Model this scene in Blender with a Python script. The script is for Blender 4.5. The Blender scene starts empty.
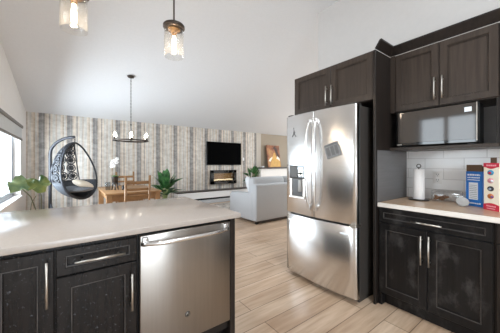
import bpy, bmesh, math, random
from mathutils import Vector, Matrix
random.seed(7)
PI = math.pi
SC = bpy.context.scene
COL = SC.collection

# ------------------------------------------------------------------ camera
YAW = math.atan2(180, 242)
cam_d = bpy.data.cameras.new('camera')
cam_d.sensor_fit = 'HORIZONTAL'
cam_d.sensor_width = 36.0
cam_d.lens = 242 / 500 * 36.0
cam_d.shift_y = -3.5 / 500
cam_d.clip_start = 0.02
cam_d.clip_end = 100
cam = bpy.data.objects.new('camera', cam_d)
COL.objects.link(cam)
cam.location = (0, 0, 1.27)
cam.rotation_euler = (PI / 2, 0, -YAW)
SC.camera = cam

# ------------------------------------------------------------------ sky, daylight, exposure
world = bpy.data.worlds.new('sky')
SC.world = world
world.use_nodes = True
wb = world.node_tree.nodes['Background']
wb.inputs[0].default_value = (0.80, 0.91, 1.0, 1)
wb.inputs[1].default_value = 1.8


def area_light(name, loc, direction, sx, sy, power, col=(1, 1, 1)):
    l = bpy.data.lights.new(name, 'AREA')
    l.shape = 'RECTANGLE'
    l.size, l.size_y = sx, sy
    l.energy = power
    l.color = col
    o = bpy.data.objects.new(name, l)
    COL.objects.link(o)
    o.location = loc
    o.rotation_euler = Vector(direction).to_track_quat('-Z', 'Y').to_euler()
    return o


# daylight at the wall openings: two known windows, two added openings
area_light('added_daylight_rear', (0.0, -2.9, 1.4), (0, 1, 0), 1.8, 2.2, 68, (0.82, 0.92, 1))  # added light at an unseen opening behind the camera
area_light('added_daylight_right', (9.9, 4.7, 1.5), (-1, 0, 0), 3.4, 2.1, 85, (0.80, 0.91, 1))  # added light at an unseen opening, brightens the living room
area_light('daylight_sink_window', (-1.15, 1.48, 1.65), (1, 0, 0), 0.95, 1.05, 14, (0.82, 0.92, 1))
area_light('daylight_dining_window', (-1.35, 5.4, 1.2), (1, 0, 0), 2.5, 1.3, 230, (0.80, 0.91, 1))
# added fill lights under the kitchen and living room ceilings, both outside the view
area_light('kitchen_ceiling_fill', (1.1, -0.5, 3.40), (0, 0, -1), 0.9, 0.9, 40, (0.84, 0.93, 1))
area_light('living_ceiling_fill', (6.0, 3.9, 2.95), (0, 0, -1), 1.0, 1.0, 75, (0.84, 0.93, 1))

SC.view_settings.view_transform = 'Standard'
SC.view_settings.look = 'None'
SC.view_settings.gamma = 1
SC.view_settings.use_curve_mapping = False
SC.view_settings.exposure = 0.40
SC.cycles.use_denoising = True
SC.cycles.max_bounces = 10
SC.cycles.diffuse_bounces = 6
SC.cycles.transparent_max_bounces = 16
SC.cycles.sample_clamp_indirect = 8


# ------------------------------------------------------------------ materials
def lin(r, g, b):
    def f(c):
        c /= 255
        return c / 12.92 if c <= 0.04045 else ((c + 0.055) / 1.055) ** 2.4
    return (f(r), f(g), f(b), 1)


class NT:
    def __init__(self, name):
        self.m = bpy.data.materials.new(name)
        self.m.use_nodes = True
        self.t = self.m.node_tree
        self.b = self.t.nodes['Principled BSDF']
        self.out = self.t.nodes['Material Output']

    def n(self, kind, **kw):
        nd = self.t.nodes.new(kind)
        for k, v in kw.items():
            if k.startswith('i_'):
                nd.inputs[k[2:].replace('_', ' ')].default_value = v
            else:
                setattr(nd, k, v)
        return nd

    def l(self, a, b):
        self.t.links.new(a, b)

    def obj(self, scale=(1, 1, 1)):
        c = self.n('ShaderNodeTexCoord')
        mp = self.n('ShaderNodeMapping')
        mp.inputs['Scale'].default_value = scale
        self.l(c.outputs['Object'], mp.inputs['Vector'])
        return mp.outputs['Vector']

    def noise(self, vec, scale=5, detail=4, rough=0.55):
        nd = self.n('ShaderNodeTexNoise')
        nd.inputs['Scale'].default_value = scale
        nd.inputs['Detail'].default_value = detail
        nd.inputs['Roughness'].default_value = rough
        self.l(vec, nd.inputs['Vector'])
        return nd.outputs['Fac']

    def ramp(self, fac, stops, interp='LINEAR'):
        nd = self.n('ShaderNodeValToRGB')
        cr = nd.color_ramp
        cr.interpolation = interp
        while len(cr.elements) < len(stops):
            cr.elements.new(0.5)
        for e, (p, c) in zip(cr.elements, stops):
            e.position = p
            e.color = c
        self.l(fac, nd.inputs['Fac'])
        return nd.outputs['Color']

    def mix(self, fac, a, b, mode='MIX'):
        nd = self.n('ShaderNodeMix', data_type='RGBA', blend_type=mode)
        for sock, v in ((nd.inputs[0], fac), (nd.inputs[6], a), (nd.inputs[7], b)):
            if hasattr(v, 'node'):
                self.l(v, sock)
            else:
                sock.default_value = v
        return nd.outputs[2]

    def bump(self, h, strength=0.2, dist=0.01):
        nd = self.n('ShaderNodeBump')
        nd.inputs['Strength'].default_value = strength
        nd.inputs['Distance'].default_value = dist
        self.l(h, nd.inputs['Height'])
        self.l(nd.outputs['Normal'], self.b.inputs['Normal'])


def simple(name, c, rough=0.5, metal=0.0, var=0.06, scale=6, stretch=(1, 1, 1), bump=0.0, spec=None, coat=0.0):
    t = NT(name)
    v = t.noise(t.obj(stretch), scale)
    a = tuple(x * (1 - var) for x in c[:3]) + (1,)
    b = tuple(min(1, x * (1 + var)) for x in c[:3]) + (1,)
    t.l(t.ramp(v, [(0.3, a), (0.7, b)]), t.b.inputs['Base Color'])
    t.b.inputs['Roughness'].default_value = rough
    t.b.inputs['Metallic'].default_value = metal
    if spec is not None:
        t.b.inputs['Specular IOR Level'].default_value = spec
    if coat:
        t.b.inputs['Coat Weight'].default_value = coat
        t.b.inputs['Coat Roughness'].default_value = 0.12
    if bump:
        t.bump(v, bump)
    return t.m


def emit(name, c, strength):
    t = NT(name)
    t.b.inputs['Base Color'].default_value = c
    t.b.inputs['Emission Color'].default_value = c
    t.b.inputs['Emission Strength'].default_value = strength
    return t.m


def thin_glass(name, tint=(1, 1, 1, 1), gloss=0.12, rough=0.02, haze=0.0):
    t = NT(name)
    tr = t.n('ShaderNodeBsdfTransparent')
    tr.inputs['Color'].default_value = tint
    gl = t.n('ShaderNodeBsdfGlossy')
    gl.inputs['Roughness'].default_value = rough
    lw = t.n('ShaderNodeLayerWeight')
    lw.inputs['Blend'].default_value = 0.5
    pw = t.n('ShaderNodeMath', operation='POWER')
    t.l(lw.outputs['Facing'], pw.inputs[0])
    pw.inputs[1].default_value = 4.0
    ma = t.n('ShaderNodeMath', operation='MULTIPLY_ADD')
    t.l(pw.outputs[0], ma.inputs[0])
    ma.inputs[1].default_value = 4 * gloss
    ma.inputs[2].default_value = 0.3 * gloss
    mx = t.n('ShaderNodeMixShader')
    t.l(ma.outputs[0], mx.inputs['Fac'])
    t.l(tr.outputs[0], mx.inputs[1])
    t.l(gl.outputs[0], mx.inputs[2])
    last = mx
    if haze:
        df = t.n('ShaderNodeBsdfTranslucent')
        df.inputs['Color'].default_value = (0.9, 0.88, 0.85, 1)
        m2 = t.n('ShaderNodeMixShader')
        m2.inputs['Fac'].default_value = haze
        t.l(mx.outputs[0], m2.inputs[1])
        t.l(df.outputs[0], m2.inputs[2])
        last = m2
    t.l(last.outputs[0], t.out.inputs['Surface'])
    return t.m


def make_wallpaper():
    t = NT('striped_wood_wallpaper')
    c = t.n('ShaderNodeTexCoord')
    s = t.n('ShaderNodeSeparateXYZ')
    t.l(c.outputs['Object'], s.inputs[0])
    a = t.n('ShaderNodeMath', operation='MULTIPLY_ADD')
    t.l(s.outputs['X'], a.inputs[0])
    a.inputs[1].default_value = 1 / 0.5107
    a.inputs[2].default_value = 20 + 0.11
    fr = t.n('ShaderNodeMath', operation='FRACT')
    t.l(a.outputs[0], fr.inputs[0])
    cream, beige, tan = lin(210, 196, 179), lin(191, 175, 158), lin(178, 158, 136)
    grey, dark, pale = lin(134, 130, 128), lin(106, 104, 104), lin(200, 196, 190)
    col = t.ramp(fr.outputs[0], [(0.0, dark), (0.10, grey), (0.15, dark), (0.205, beige), (0.27, cream), (0.355, grey),
                                 (0.40, cream), (0.47, pale), (0.58, beige), (0.64, pale), (0.76, cream), (0.83, tan),
                                 (0.88, pale), (0.96, beige)], 'CONSTANT')
    g = t.noise(t.obj((34, 34, 2.0)), 1.0, 6, 0.65)
    m = t.noise(t.obj((9, 9, 13)), 1.0, 5, 0.6)
    col = t.mix(0.55, col, t.ramp(g, [(0.3, (0.55, 0.54, 0.53, 1)), (0.62, (1.32, 1.31, 1.28, 1))]), 'MULTIPLY')
    col = t.mix(0.28, col, t.ramp(m, [(0.38, lin(150, 142, 136)), (0.62, lin(224, 219, 212))]))
    t.l(col, t.b.inputs['Base Color'])
    t.b.inputs['Roughness'].default_value = 0.75
    return t.m


def make_floor():
    t = NT('oak_plank_floor')
    v = t.obj()
    br = t.n('ShaderNodeTexBrick', offset=0.37, offset_frequency=2)
    br.inputs['Scale'].default_value = 1
    br.inputs['Brick Width'].default_value = 1.25
    br.inputs['Row Height'].default_value = 0.185
    br.inputs['Mortar Size'].default_value = 0.003
    br.inputs['Mortar Smooth'].default_value = 0.3
    br.inputs['Color1'].default_value = lin(216, 192, 168)
    br.inputs['Color2'].default_value = lin(197, 171, 146)
    br.inputs['Mortar'].default_value = lin(104, 84, 66)
    t.l(v, br.inputs['Vector'])
    g = t.noise(t.obj((2.2, 26, 1)), 1.0, 6, 0.6)
    k = t.noise(t.obj((1.1, 5.5, 1)), 1.0, 3, 0.5)
    col = t.mix(0.55, br.outputs['Color'], t.ramp(g, [(0.3, lin(196, 180, 165)), (0.62, (1, 1, 1, 1))]), 'MULTIPLY')
    col = t.mix(0.45, col, t.ramp(k, [(0.36, lin(205, 184, 162)), (0.6, (1.05, 1.05, 1.05, 1))]), 'MULTIPLY')
    t.l(col, t.b.inputs['Base Color'])
    t.b.inputs['Roughness'].default_value = 0.36
    t.bump(g, 0.06)
    return t.m


def make_tiles():
    t = NT('white_subway_tile')
    c = t.n('ShaderNodeTexCoord')
    s = t.n('ShaderNodeSeparateXYZ')
    t.l(c.outputs['Object'], s.inputs[0])
    cb = t.n('ShaderNodeCombineXYZ')
    t.l(s.outputs['Y'], cb.inputs['X'])
    ad = t.n('ShaderNodeMath', operation='ADD')
    t.l(s.outputs['Z'], ad.inputs[0])
    ad.inputs[1].default_value = -0.915
    t.l(ad.outputs[0], cb.inputs['Y'])
    br = t.n('ShaderNodeTexBrick', offset=0.5)
    br.inputs['Scale'].default_value = 1
    br.inputs['Brick Width'].default_value = 0.30
    br.inputs['Row Height'].default_value = 0.1
    br.inputs['Mortar Size'].default_value = 0.003
    br.inputs['Color1'].default_value = lin(240, 239, 238)
    br.inputs['Color2'].default_value = lin(233, 232, 231)
    br.inputs['Mortar'].default_value = lin(208, 206, 204)
    t.l(cb.outputs[0], br.inputs['Vector'])
    t.l(br.outputs['Color'], t.b.inputs['Base Color'])
    t.b.inputs['Roughness'].default_value = 0.16
    n = t.noise(t.obj((3, 6, 6)), 1.6, 2)
    t.bump(n, 0.12, 0.02)
    return t.m


def make_dark_wood(name, base, light, rough, scuff, axis='z', speck=0.0):
    t = NT(name)
    st = (38, 38, 2.2)
    g = t.noise(t.obj(st), 1.0, 5, 0.6)
    col = t.ramp(g, [(0.3, base), (0.75, light)])
    if scuff:
        k = t.noise(t.obj((5, 5, 3.2)), 1.4, 8, 0.72)
        col = t.mix(t.ramp(k, [(0.52, (0, 0, 0, 1)), (0.78, (scuff, scuff, scuff, 1))]), col, lin(128, 124, 122))
    if speck:
        k = t.noise(t.obj((1, 1, 1)), 75, 3, 0.7)
        col = t.mix(t.ramp(k, [(0.62, (0, 0, 0, 1)), (0.74, (speck, speck, speck, 1))]), col, lin(150, 155, 165))
    t.l(col, t.b.inputs['Base Color'])
    t.b.inputs['Roughness'].default_value = rough
    t.b.inputs['Specular IOR Level'].default_value = 0.26
    t.bump(g, 0.05)
    return t.m


def make_steel(name, c, rough, stretch):
    t = NT(name)
    g = t.noise(t.obj(stretch), 1.0, 4, 0.6)
    a = tuple(x * 0.93 for x in c[:3]) + (1,)
    t.l(t.ramp(g, [(0.3, a), (0.7, c)]), t.b.inputs['Base Color'])
    t.b.inputs['Metallic'].default_value = 1
    t.b.inputs['Roughness'].default_value = rough
    tg = t.n('ShaderNodeTangent', direction_type='RADIAL', axis='Z')
    t.l(tg.outputs[0], t.b.inputs['Tangent'])
    t.b.inputs['Anisotropic'].default_value = 0.65
    t.b.inputs['Anisotropic Rotation'].default_value = 0.25
    return t.m


def make_quartz(name, c1, c2, rough=0.17):
    t = NT(name)
    n = t.noise(t.obj(), 90, 3, 0.7)
    k = t.noise(t.obj(), 2.5, 4)
    col = t.ramp(n, [(0.2, c2), (0.8, c1)])
    col = t.mix(0.3, col, t.ramp(k, [(0.3, c2), (0.7, c1)]))
    t.l(col, t.b.inputs['Base Color'])
    t.b.inputs['Roughness'].default_value = rough
    return t.m


def make_rug():
    t = NT('mottled_grey_rug')
    n = t.noise(t.obj(), 7, 8, 0.75)
    t.l(t.ramp(n, [(0.38, lin(105, 98, 92)), (0.5, lin(165, 158, 150)), (0.62, lin(200, 194, 186))]), t.b.inputs['Base Color'])
    t.b.inputs['Roughness'].default_value = 0.95
    t.bump(t.noise(t.obj(), 150, 2), 0.4)
    return t.m


def make_leaf(name, c1, c2, rough=0.4, sc=9):
    t = NT(name)
    n = t.noise(t.obj(), sc, 4)
    t.l(t.ramp(n, [(0.38, c1), (0.62, c2)]), t.b.inputs['Base Color'])
    t.b.inputs['Roughness'].default_value = rough
    t.b.inputs['Subsurface Weight'].default_value = 0.0
    return t.m


def make_painting():
    t = NT('abstract_painting')
    c = t.n('ShaderNodeTexCoord')
    mp = t.n('ShaderNodeMapping')
    mp.inputs['Location'].default_value = (3, 0, 0)
    t.l(c.outputs['Object'], mp.inputs['Vector'])
    n = t.noise(mp.outputs['Vector'], 3.0, 5, 0.6)
    t.l(t.ramp(n, [(0.36, lin(98, 60, 44)), (0.48, lin(150, 94, 64)), (0.60, lin(178, 130, 82))]), t.b.inputs['Base Color'])
    t.b.inputs['Roughness'].default_value = 0.6
    return t.m


M = {}
M['ceiling'] = simple('white_ceiling_paint', lin(220, 220, 221), 0.9, var=0.015, scale=30, bump=0.03)
M['wall'] = simple('warm_white_wall_paint', lin(224, 219, 214), 0.85, var=0.015, scale=20)
M['wall_darkened'] = simple('wall_paint_darkened', lin(197, 193, 190), 0.85, var=0.015, scale=20)  # same wall paint, darkened to offset strong rear light on the kitchen wall
M['oak_chair'] = simple('brown_oak', lin(142, 104, 66), 0.45, var=0.16, scale=1.0, stretch=(14, 14, 14))
M['taupe'] = simple('taupe_wall_paint', lin(160, 146, 128), 0.85, var=0.02)
M['splash_grey'] = simple('brushed_grey_splash_sheet', lin(112, 111, 112), 0.32, metal=0.35, var=0.08, scale=1, stretch=(3, 3, 60))
M['greige'] = simple('greige_trim_paint', lin(190, 181, 170), 0.8, var=0.02)
M['worn_edge'] = simple('worn_pale_bead', lin(74, 69, 66), 0.4, var=0.6, scale=7)
M['print_mid'] = simple('mid_grey_print', lin(98, 97, 96), 0.6)
M['paper'] = make_wallpaper()
M['floor'] = make_floor()
M['tile'] = make_tiles()
M['trim'] = simple('white_trim_paint', lin(232, 230, 228), 0.5, var=0.01)
M['vinyl'] = simple('backlit_grey_vinyl', lin(168, 170, 174), 0.4, var=0.01)  # white vinyl, its backlit shade put into the grey colour
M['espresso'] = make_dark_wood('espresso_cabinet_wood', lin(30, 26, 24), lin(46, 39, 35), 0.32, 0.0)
M['espresso_lit'] = make_dark_wood('espresso_wood_lit', lin(50, 42, 37), lin(70, 60, 53), 0.36, 0.0)  # espresso wood with the stronger light on the upper cabinets mixed into its colour
M['black_wood'] = make_dark_wood('worn_black_cabinet_wood', lin(16, 15, 15), lin(30, 28, 28), 0.30, 0.30)
M['island_wood'] = make_dark_wood('speckled_black_island_wood', lin(13, 12, 13), lin(32, 27, 25), 0.26, 0.06, speck=0.35)
M['interior'] = simple('grey_cabinet_lining', lin(222, 224, 228), 0.4)
M['steel'] = make_steel('brushed_stainless_steel', (0.76, 0.75, 0.74, 1), 0.26, (2, 2, 60))
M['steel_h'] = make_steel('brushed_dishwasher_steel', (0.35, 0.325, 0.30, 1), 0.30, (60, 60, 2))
M['nickel'] = make_steel('satin_nickel', (0.60, 0.555, 0.50, 1), 0.36, (40, 40, 40))
M['fridge_side'] = simple('dark_grey_enamel', lin(62, 58, 55), 0.4)
M['black'] = simple('black_plastic', lin(18, 18, 19), 0.35)
M['black_gloss'] = simple('glossy_black_glass', lin(9, 9, 10), 0.04, spec=0.75)
M['mirror_door'] = simple('reflective_dark_glass', lin(64, 58, 54), 0.06, spec=0.6)
M['screen'] = simple('matte_black_screen', lin(2, 2, 2), 0.6, spec=0.02)
M['quartz'] = make_quartz('pale_quartz', lin(186, 175, 166), lin(172, 162, 154))
M['laminate'] = simple('tan_stone_counter', lin(190, 160, 131), 0.22, var=0.07, scale=30)
M['counter_edge'] = simple('pale_counter_edge', lin(226, 220, 212), 0.3, var=0.02)
M['oak'] = simple('honey_oak', lin(152, 113, 74), 0.45, var=0.16, scale=1.0, stretch=(14, 14, 14))
M['bronze'] = simple('dark_bronze', lin(66, 56, 49), 0.4, metal=0.6)
M['brass'] = simple('aged_brass', lin(150, 112, 68), 0.4, metal=0.7)
M['pend_glass'] = thin_glass('seeded_clear_glass', (0.985, 0.98, 0.97, 1), 0.12, 0.08, haze=0.012)
M['clear'] = thin_glass('clear_glass', (0.97, 0.98, 0.98, 1), 0.16)
M['pane'] = thin_glass('window_pane', (0.98, 0.99, 1, 1), 0.08)
M['plastic'] = thin_glass('clear_plastic', (0.97, 0.97, 0.97, 1), 0.28, 0.1)
M['bulb'] = emit('lit_filament_bulb', (1.0, 0.86, 0.66, 1), 9)
M['bulb2'] = emit('lit_candle_bulb', (1.0, 0.90, 0.76, 1), 12)
M['flame'] = emit('fireplace_ember_glow', (1.0, 0.84, 0.55, 1), 0.55)
M['sofa'] = simple('pale_grey_linen', lin(178, 179, 181), 0.95, var=0.06, scale=120, bump=0.15)
M['sofa_light'] = simple('white_linen', lin(214, 214, 216), 0.95, var=0.03, scale=120, bump=0.1)
M['rattan'] = simple('charcoal_rattan', lin(40, 42, 48), 0.5, var=0.2, scale=60)
M['cushion'] = simple('slate_grey_cushion', lin(112, 117, 124), 0.9, var=0.15, scale=40, bump=0.2)
M['basket_grey'] = simple('dark_grey_weave', lin(66, 69, 74), 0.8, var=0.25, scale=50, bump=0.3)
M['pillow'] = simple('cream_knit', lin(214, 202, 184), 0.95, var=0.05, scale=60, bump=0.2)
M['rug'] = make_rug()
M['leaf_dark'] = make_leaf('deep_green_leaf', lin(28, 62, 34), lin(70, 116, 62))
M['leaf_lotus'] = make_leaf('grey_green_lotus_leaf', lin(92, 126, 92), lin(150, 168, 118), 0.45, 7)
M['leaf_lotus2'] = make_leaf('olive_green_lotus_leaf', lin(70, 104, 56), lin(146, 154, 86), 0.45, 6)
M['stem'] = simple('green_brown_stem', lin(98, 92, 62), 0.6)
M['pale_stem'] = simple('pale_green_stem', lin(160, 178, 120), 0.5)
M['white_petal'] = simple('white_petal', lin(240, 238, 238), 0.5, var=0.02)
M['terracotta'] = simple('dark_ceramic', lin(50, 44, 40), 0.35)
M['white_ceramic'] = simple('white_ceramic', lin(225, 223, 220), 0.3, var=0.02)
M['moss'] = simple('green_moss', lin(84, 118, 60), 0.9, var=0.3, scale=80, bump=0.5)
M['smoke_glass'] = thin_glass('smoky_glass', (0.62, 0.64, 0.66, 1), 0.15)
M['paint_art'] = make_painting()
M['gold_art'] = simple('golden_paint', lin(205, 158, 82), 0.6, var=0.12, scale=9)
M['white_art'] = simple('cream_paint', lin(236, 226, 208), 0.6, var=0.06, scale=20)
M['dark_art'] = simple('dark_brown_paint', lin(66, 50, 42), 0.6, var=0.2, scale=14)
M['shelf_dark'] = simple('dark_walnut_cap', lin(52, 42, 37), 0.4, var=0.1, stretch=(2, 30, 30))
M['paper_white'] = simple('white_paper_towel', lin(236, 233, 231), 0.95, var=0.02, scale=60, bump=0.1)
M['card_blue'] = simple('blue_carton', lin(28, 116, 205), 0.4, var=0.05)
M['card_navy'] = simple('navy_carton', lin(40, 42, 92), 0.5)
M['card_red'] = simple('red_carton_print', lin(198, 30, 58), 0.4, var=0.04)
M['card_cream'] = simple('cream_carton', lin(238, 228, 208), 0.5, var=0.02)
M['card_brown'] = simple('brown_carton_lining', lin(104, 82, 64), 0.8, var=0.06)
M['print_white'] = simple('white_print', lin(232, 238, 244), 0.5, var=0.01)
M['print_grey'] = simple('grey_print', lin(150, 158, 170), 0.6)
M['print_pink'] = simple('pink_print', lin(232, 160, 168), 0.5)
M['print_teal'] = simple('teal_print', lin(70, 150, 190), 0.5)
M['print_orange'] = simple('orange_print', lin(205, 120, 60), 0.5)
M['print_purple'] = simple('purple_print', lin(120, 84, 140), 0.5)
M['print_black'] = simple('black_print', lin(52, 48, 50), 0.6)
M['lid_grey'] = simple('translucent_grey_plastic', lin(160, 157, 154), 0.4, var=0.04)
M['nuts'] = simple('brown_snack', lin(126, 86, 60), 0.8, var=0.3, scale=70, bump=0.5)
M['note'] = simple('grey_printed_card', lin(128, 128, 128), 0.6, var=0.4, scale=70)
M['blind'] = simple('light_grey_blind_fabric', lin(196, 196, 194), 0.9, var=0.02)
M['blind_bar'] = simple('dark_taupe_blind_bar', lin(112, 106, 100), 0.6)
M['bag'] = simple('white_crumpled_plastic', lin(205, 208, 214), 0.35, var=0.05)


# ------------------------------------------------------------------ mesh builder
class MB:
    def __init__(self):
        self.bm = bmesh.new()

    def _merge(self, t, smooth=False):
        for f in t.faces:
            f.smooth = smooth
        me = bpy.data.meshes.new('tmp')
        t.to_mesh(me)
        t.free()
        self.bm.from_mesh(me)
        bpy.data.meshes.remove(me)
        return self

    def box(self, a, b, bev=0.0, seg=1, mat=None):
        t = bmesh.new()
        bmesh.ops.create_cube(t, size=1)
        lo = [min(p, q) for p, q in zip(a, b)]
        hi = [max(p, q) for p, q in zip(a, b)]
        for v in t.verts:
            v.co = Vector([lo[i] + (v.co[i] + 0.5) * (hi[i] - lo[i]) for i in range(3)])
        if bev:
            bmesh.ops.bevel(t, geom=list(t.edges), offset=min(bev, 0.49 * min(h - l for h, l in zip(hi, lo))), segments=seg,
                            profile=0.5, affect='EDGES')
        if mat is not None:
            t.transform(mat)
        return self._merge(t, seg > 1)

    def tube(self, pts, r, n=8, closed=False, rfun=None):
        t = bmesh.new()
        pts = [Vector(p) for p in pts]
        N = len(pts)
        rings = []
        prev = None
        for i, p in enumerate(pts):
            if closed:
                d = pts[(i + 1) % N] - pts[i - 1]
            else:
                d = pts[min(i + 1, N - 1)] - pts[max(i - 1, 0)]
            d.normalize()
            if prev is None:
                up = Vector((0, 0, 1)) if abs(d.z) < 0.9 else Vector((1, 0, 0))
                u = d.cross(up).normalized()
            else:
                u = (prev - d * prev.dot(d))
                u = u.normalized() if u.length > 1e-6 else d.orthogonal().normalized()
            prev = u
            w = d.cross(u)
            rr = rfun(i / max(1, N - 1)) if rfun else r
            rings.append([t.verts.new(p + (u * math.cos(2 * PI * k / n) + w * math.sin(2 * PI * k / n)) * rr) for k in range(n)])
        for i in range(N if closed else N - 1):
            A, B = rings[i], rings[(i + 1) % N]
            for k in range(n):
                t.faces.new((A[k], A[(k + 1) % n], B[(k + 1) % n], B[k]))
        if not closed:
            t.faces.new(list(reversed(rings[0])))
            t.faces.new(rings[-1])
        return self._merge(t, True)

    def lathe(self, prof, c=(0, 0, 0), n=24, mat=None, cap=True, smooth=True):
        """prof: list of (radius, height) turned around z through c"""
        t = bmesh.new()
        rings = []
        for r, z in prof:
            rings.append([t.verts.new((r * math.cos(2 * PI * k / n), r * math.sin(2 * PI * k / n), z)) for k in range(n)])
        for A, B in zip(rings, rings[1:]):
            for k in range(n):
                t.faces.new((A[k], A[(k + 1) % n], B[(k + 1) % n], B[k]))
        if cap:
            if prof[0][0] > 1e-5:
                t.faces.new(list(reversed(rings[0])))
            if prof[-1][0] > 1e-5:
                t.faces.new(rings[-1])
        bmesh.ops.remove_doubles(t, verts=t.verts, dist=1e-6)
        if mat is not None:
            t.transform(mat)
        t.transform(Matrix.Translation(c))
        return self._merge(t, smooth)

    def ball(self, c, r, sc=(1, 1, 1), sub=2, mat=None):
        t = bmesh.new()
        bmesh.ops.create_icosphere(t, subdivisions=sub, radius=r)
        t.transform(Matrix.Diagonal((*sc, 1)))
        if mat is not None:
            t.transform(mat)
        t.transform(Matrix.Translation(c))
        return self._merge(t, True)

    def grid(self, fn, nu, nv, thick=0.0, smooth=True, wrap=False):
        t = bmesh.new()
        V = [[t.verts.new(fn(i / nu, j / nv)) for j in range(nv + 1)] for i in range(nu + (0 if wrap else 1))]
        R = len(V)
        for i in range(nu):
            for j in range(nv):
                t.faces.new((V[i][j], V[(i + 1) % R][j], V[(i + 1) % R][j + 1], V[i][j + 1]))
        if thick:
            bmesh.ops.recalc_face_normals(t, faces=t.faces)
            bmesh.ops.solidify(t, geom=list(t.faces), thickness=thick)
        return self._merge(t, smooth)

    def prism(self, poly, d0, d1, P):
        """polygon poly [(a,b)] swept between depth d0 and d1; P(a,b,d) -> point"""
        t = bmesh.new()
        A = [t.verts.new(P(a, b, d0)) for a, b in poly]
        B = [t.verts.new(P(a, b, d1)) for a, b in poly]
        n = len(poly)
        t.faces.new(A)
        t.faces.new(list(reversed(B)))
        for k in range(n):
            t.faces.new((A[k], B[k], B[(k + 1) % n], A[(k + 1) % n]))
        return self._merge(t)

    def door(self, P, a0, a1, z0, z1, d0, d1, fw=0.055, rec=0.017, bead=0.008):
        """framed panel: outer frame, bead, recessed flat panel. P(a,z,d)"""
        t = bmesh.new()
        if a0 > a1:
            a0, a1 = a1, a0

        def ring(i, d):
            return [t.verts.new(P(*q, d)) for q in ((a0 + i, z0 + i), (a1 - i, z0 + i), (a1 - i, z1 - i), (a0 + i, z1 - i))]
        rs = [ring(0, d0), ring(0, d1 - 0.003), ring(0.003, d1), ring(fw, d1), ring(fw + 0.003, d1 - rec * 0.55),
              ring(fw + bead, d1 - rec * 0.6), ring(fw + bead + 0.002, d1 - rec)]
        t.faces.new(rs[0])
        for A, B in zip(rs, rs[1:]):
            for k in range(4):
                t.faces.new((A[k], A[(k + 1) % 4], B[(k + 1) % 4], B[k]))
        t.faces.new(rs[-1])
        return self._merge(t)

    def build(self, name, mat, parent=None, recalc=True):
        if recalc:
            bmesh.ops.recalc_face_normals(self.bm, faces=self.bm.faces)
        me = bpy.data.meshes.new(name)
        self.bm.to_mesh(me)
        self.bm.free()
        me.materials.append(M[mat])
        o = bpy.data.objects.new(name, me)
        COL.objects.link(o)
        if parent is not None:
            o.parent = parent
        return o


def tag(o, label=None, cat=None, group=None, kind=None):
    if label:
        o['label'] = label
    if cat:
        o['category'] = cat
    if group:
        o['group'] = group
    if kind:
        o['kind'] = kind
    return o


def struct(o):
    o['kind'] = 'structure'
    return o


def thing(name, label, cat, loc=(0, 0, 0), rz=0, group=None):
    o = bpy.data.objects.new(name, None)
    o.empty_display_size = 0.05
    COL.objects.link(o)
    o.location = loc
    o.rotation_euler = (0, 0, rz)
    return tag(o, label, cat, group)


def copy_tree(o, parent=None):
    c = o.copy()
    COL.objects.link(c)
    if parent is not None:
        c.parent = parent
    for ch in list(o.children):
        copy_tree(ch, c)
    return c


def world_builder(loc):
    """P for things whose geometry is written in world coordinates"""
    l = Vector(loc)
    return lambda x, y, z: (x - l.x, y - l.y, z - l.z)


def wbox(mb, l, a, b, bev=0.0, seg=1):
    l = Vector(l)
    return mb.box(tuple(Vector(a) - l), tuple(Vector(b) - l), bev, seg)


# ------------------------------------------------------------------ room
WL, WB, WK, WR, YR = -0.775, 7.2, 2.87, 9.6, -2.6
KE = 2.215                     # far end of the kitchen wall
RY, RZ0, RZ1 = 2.78, 2.40, 3.43


def ceil_z(y):
    return RZ1 if y < RY else RZ0 + (WB - y) / (WB - RY) * (RZ1 - RZ0)


struct(MB().box((WL - 0.3, YR - 0.6, -0.12), (WR + 0.3, WB + 0.3, 0)).build('floor', 'floor'))
mb = MB()
mb.prism([(YR - 0.1, RZ1), (RY, RZ1), (WB + 0.2, RZ0 - 0.2 / (WB - RY) * (RZ1 - RZ0)), (WB + 0.2, RZ0 + 0.15), (RY, RZ1 + 0.15), (YR - 0.1, RZ1 + 0.15)],
         WL - 0.25, WR + 0.25, lambda a, b, d: (d, a, b))
struct(mb.build('ceiling', 'ceiling'))

# left wall with two window openings
w1 = (4.05, 6.47, 0.62, 1.99)   # dining window: y0 y1 z0 z1
w2 = (1.0, 1.96, 1.12, 2.2)      # sink window, out of frame
T = 0.18
mb = MB()
X0, X1 = WL - T, WL


def gable(mb, y0, y1, zb):
    mb.prism([(y0, zb), (y1, zb), (y1, ceil_z(y1) + 0.02), (y0, ceil_z(y0) + 0.02)], X0, X1, lambda a, b, d: (d, a, b))


mb.box((X0, YR, 0), (X1, w2[0], RZ1 + 0.02))
mb.box((X0, w2[0], 0), (X1, w2[1], w2[2]))
mb.box((X0, w2[0], w2[3]), (X1, w2[1], RZ1 + 0.02))
mb.box((X0, w2[1], 0), (X1, RY, RZ1 + 0.02))
gable(mb, RY, w1[0], 0)
mb.box((X0, w1[0], 0), (X1, w1[1], w1[2]))
gable(mb, w1[0], w1[1], w1[3])
gable(mb, w1[1], WB + 0.15, 0)
struct(mb.build('wall_left', 'wall'))

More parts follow.
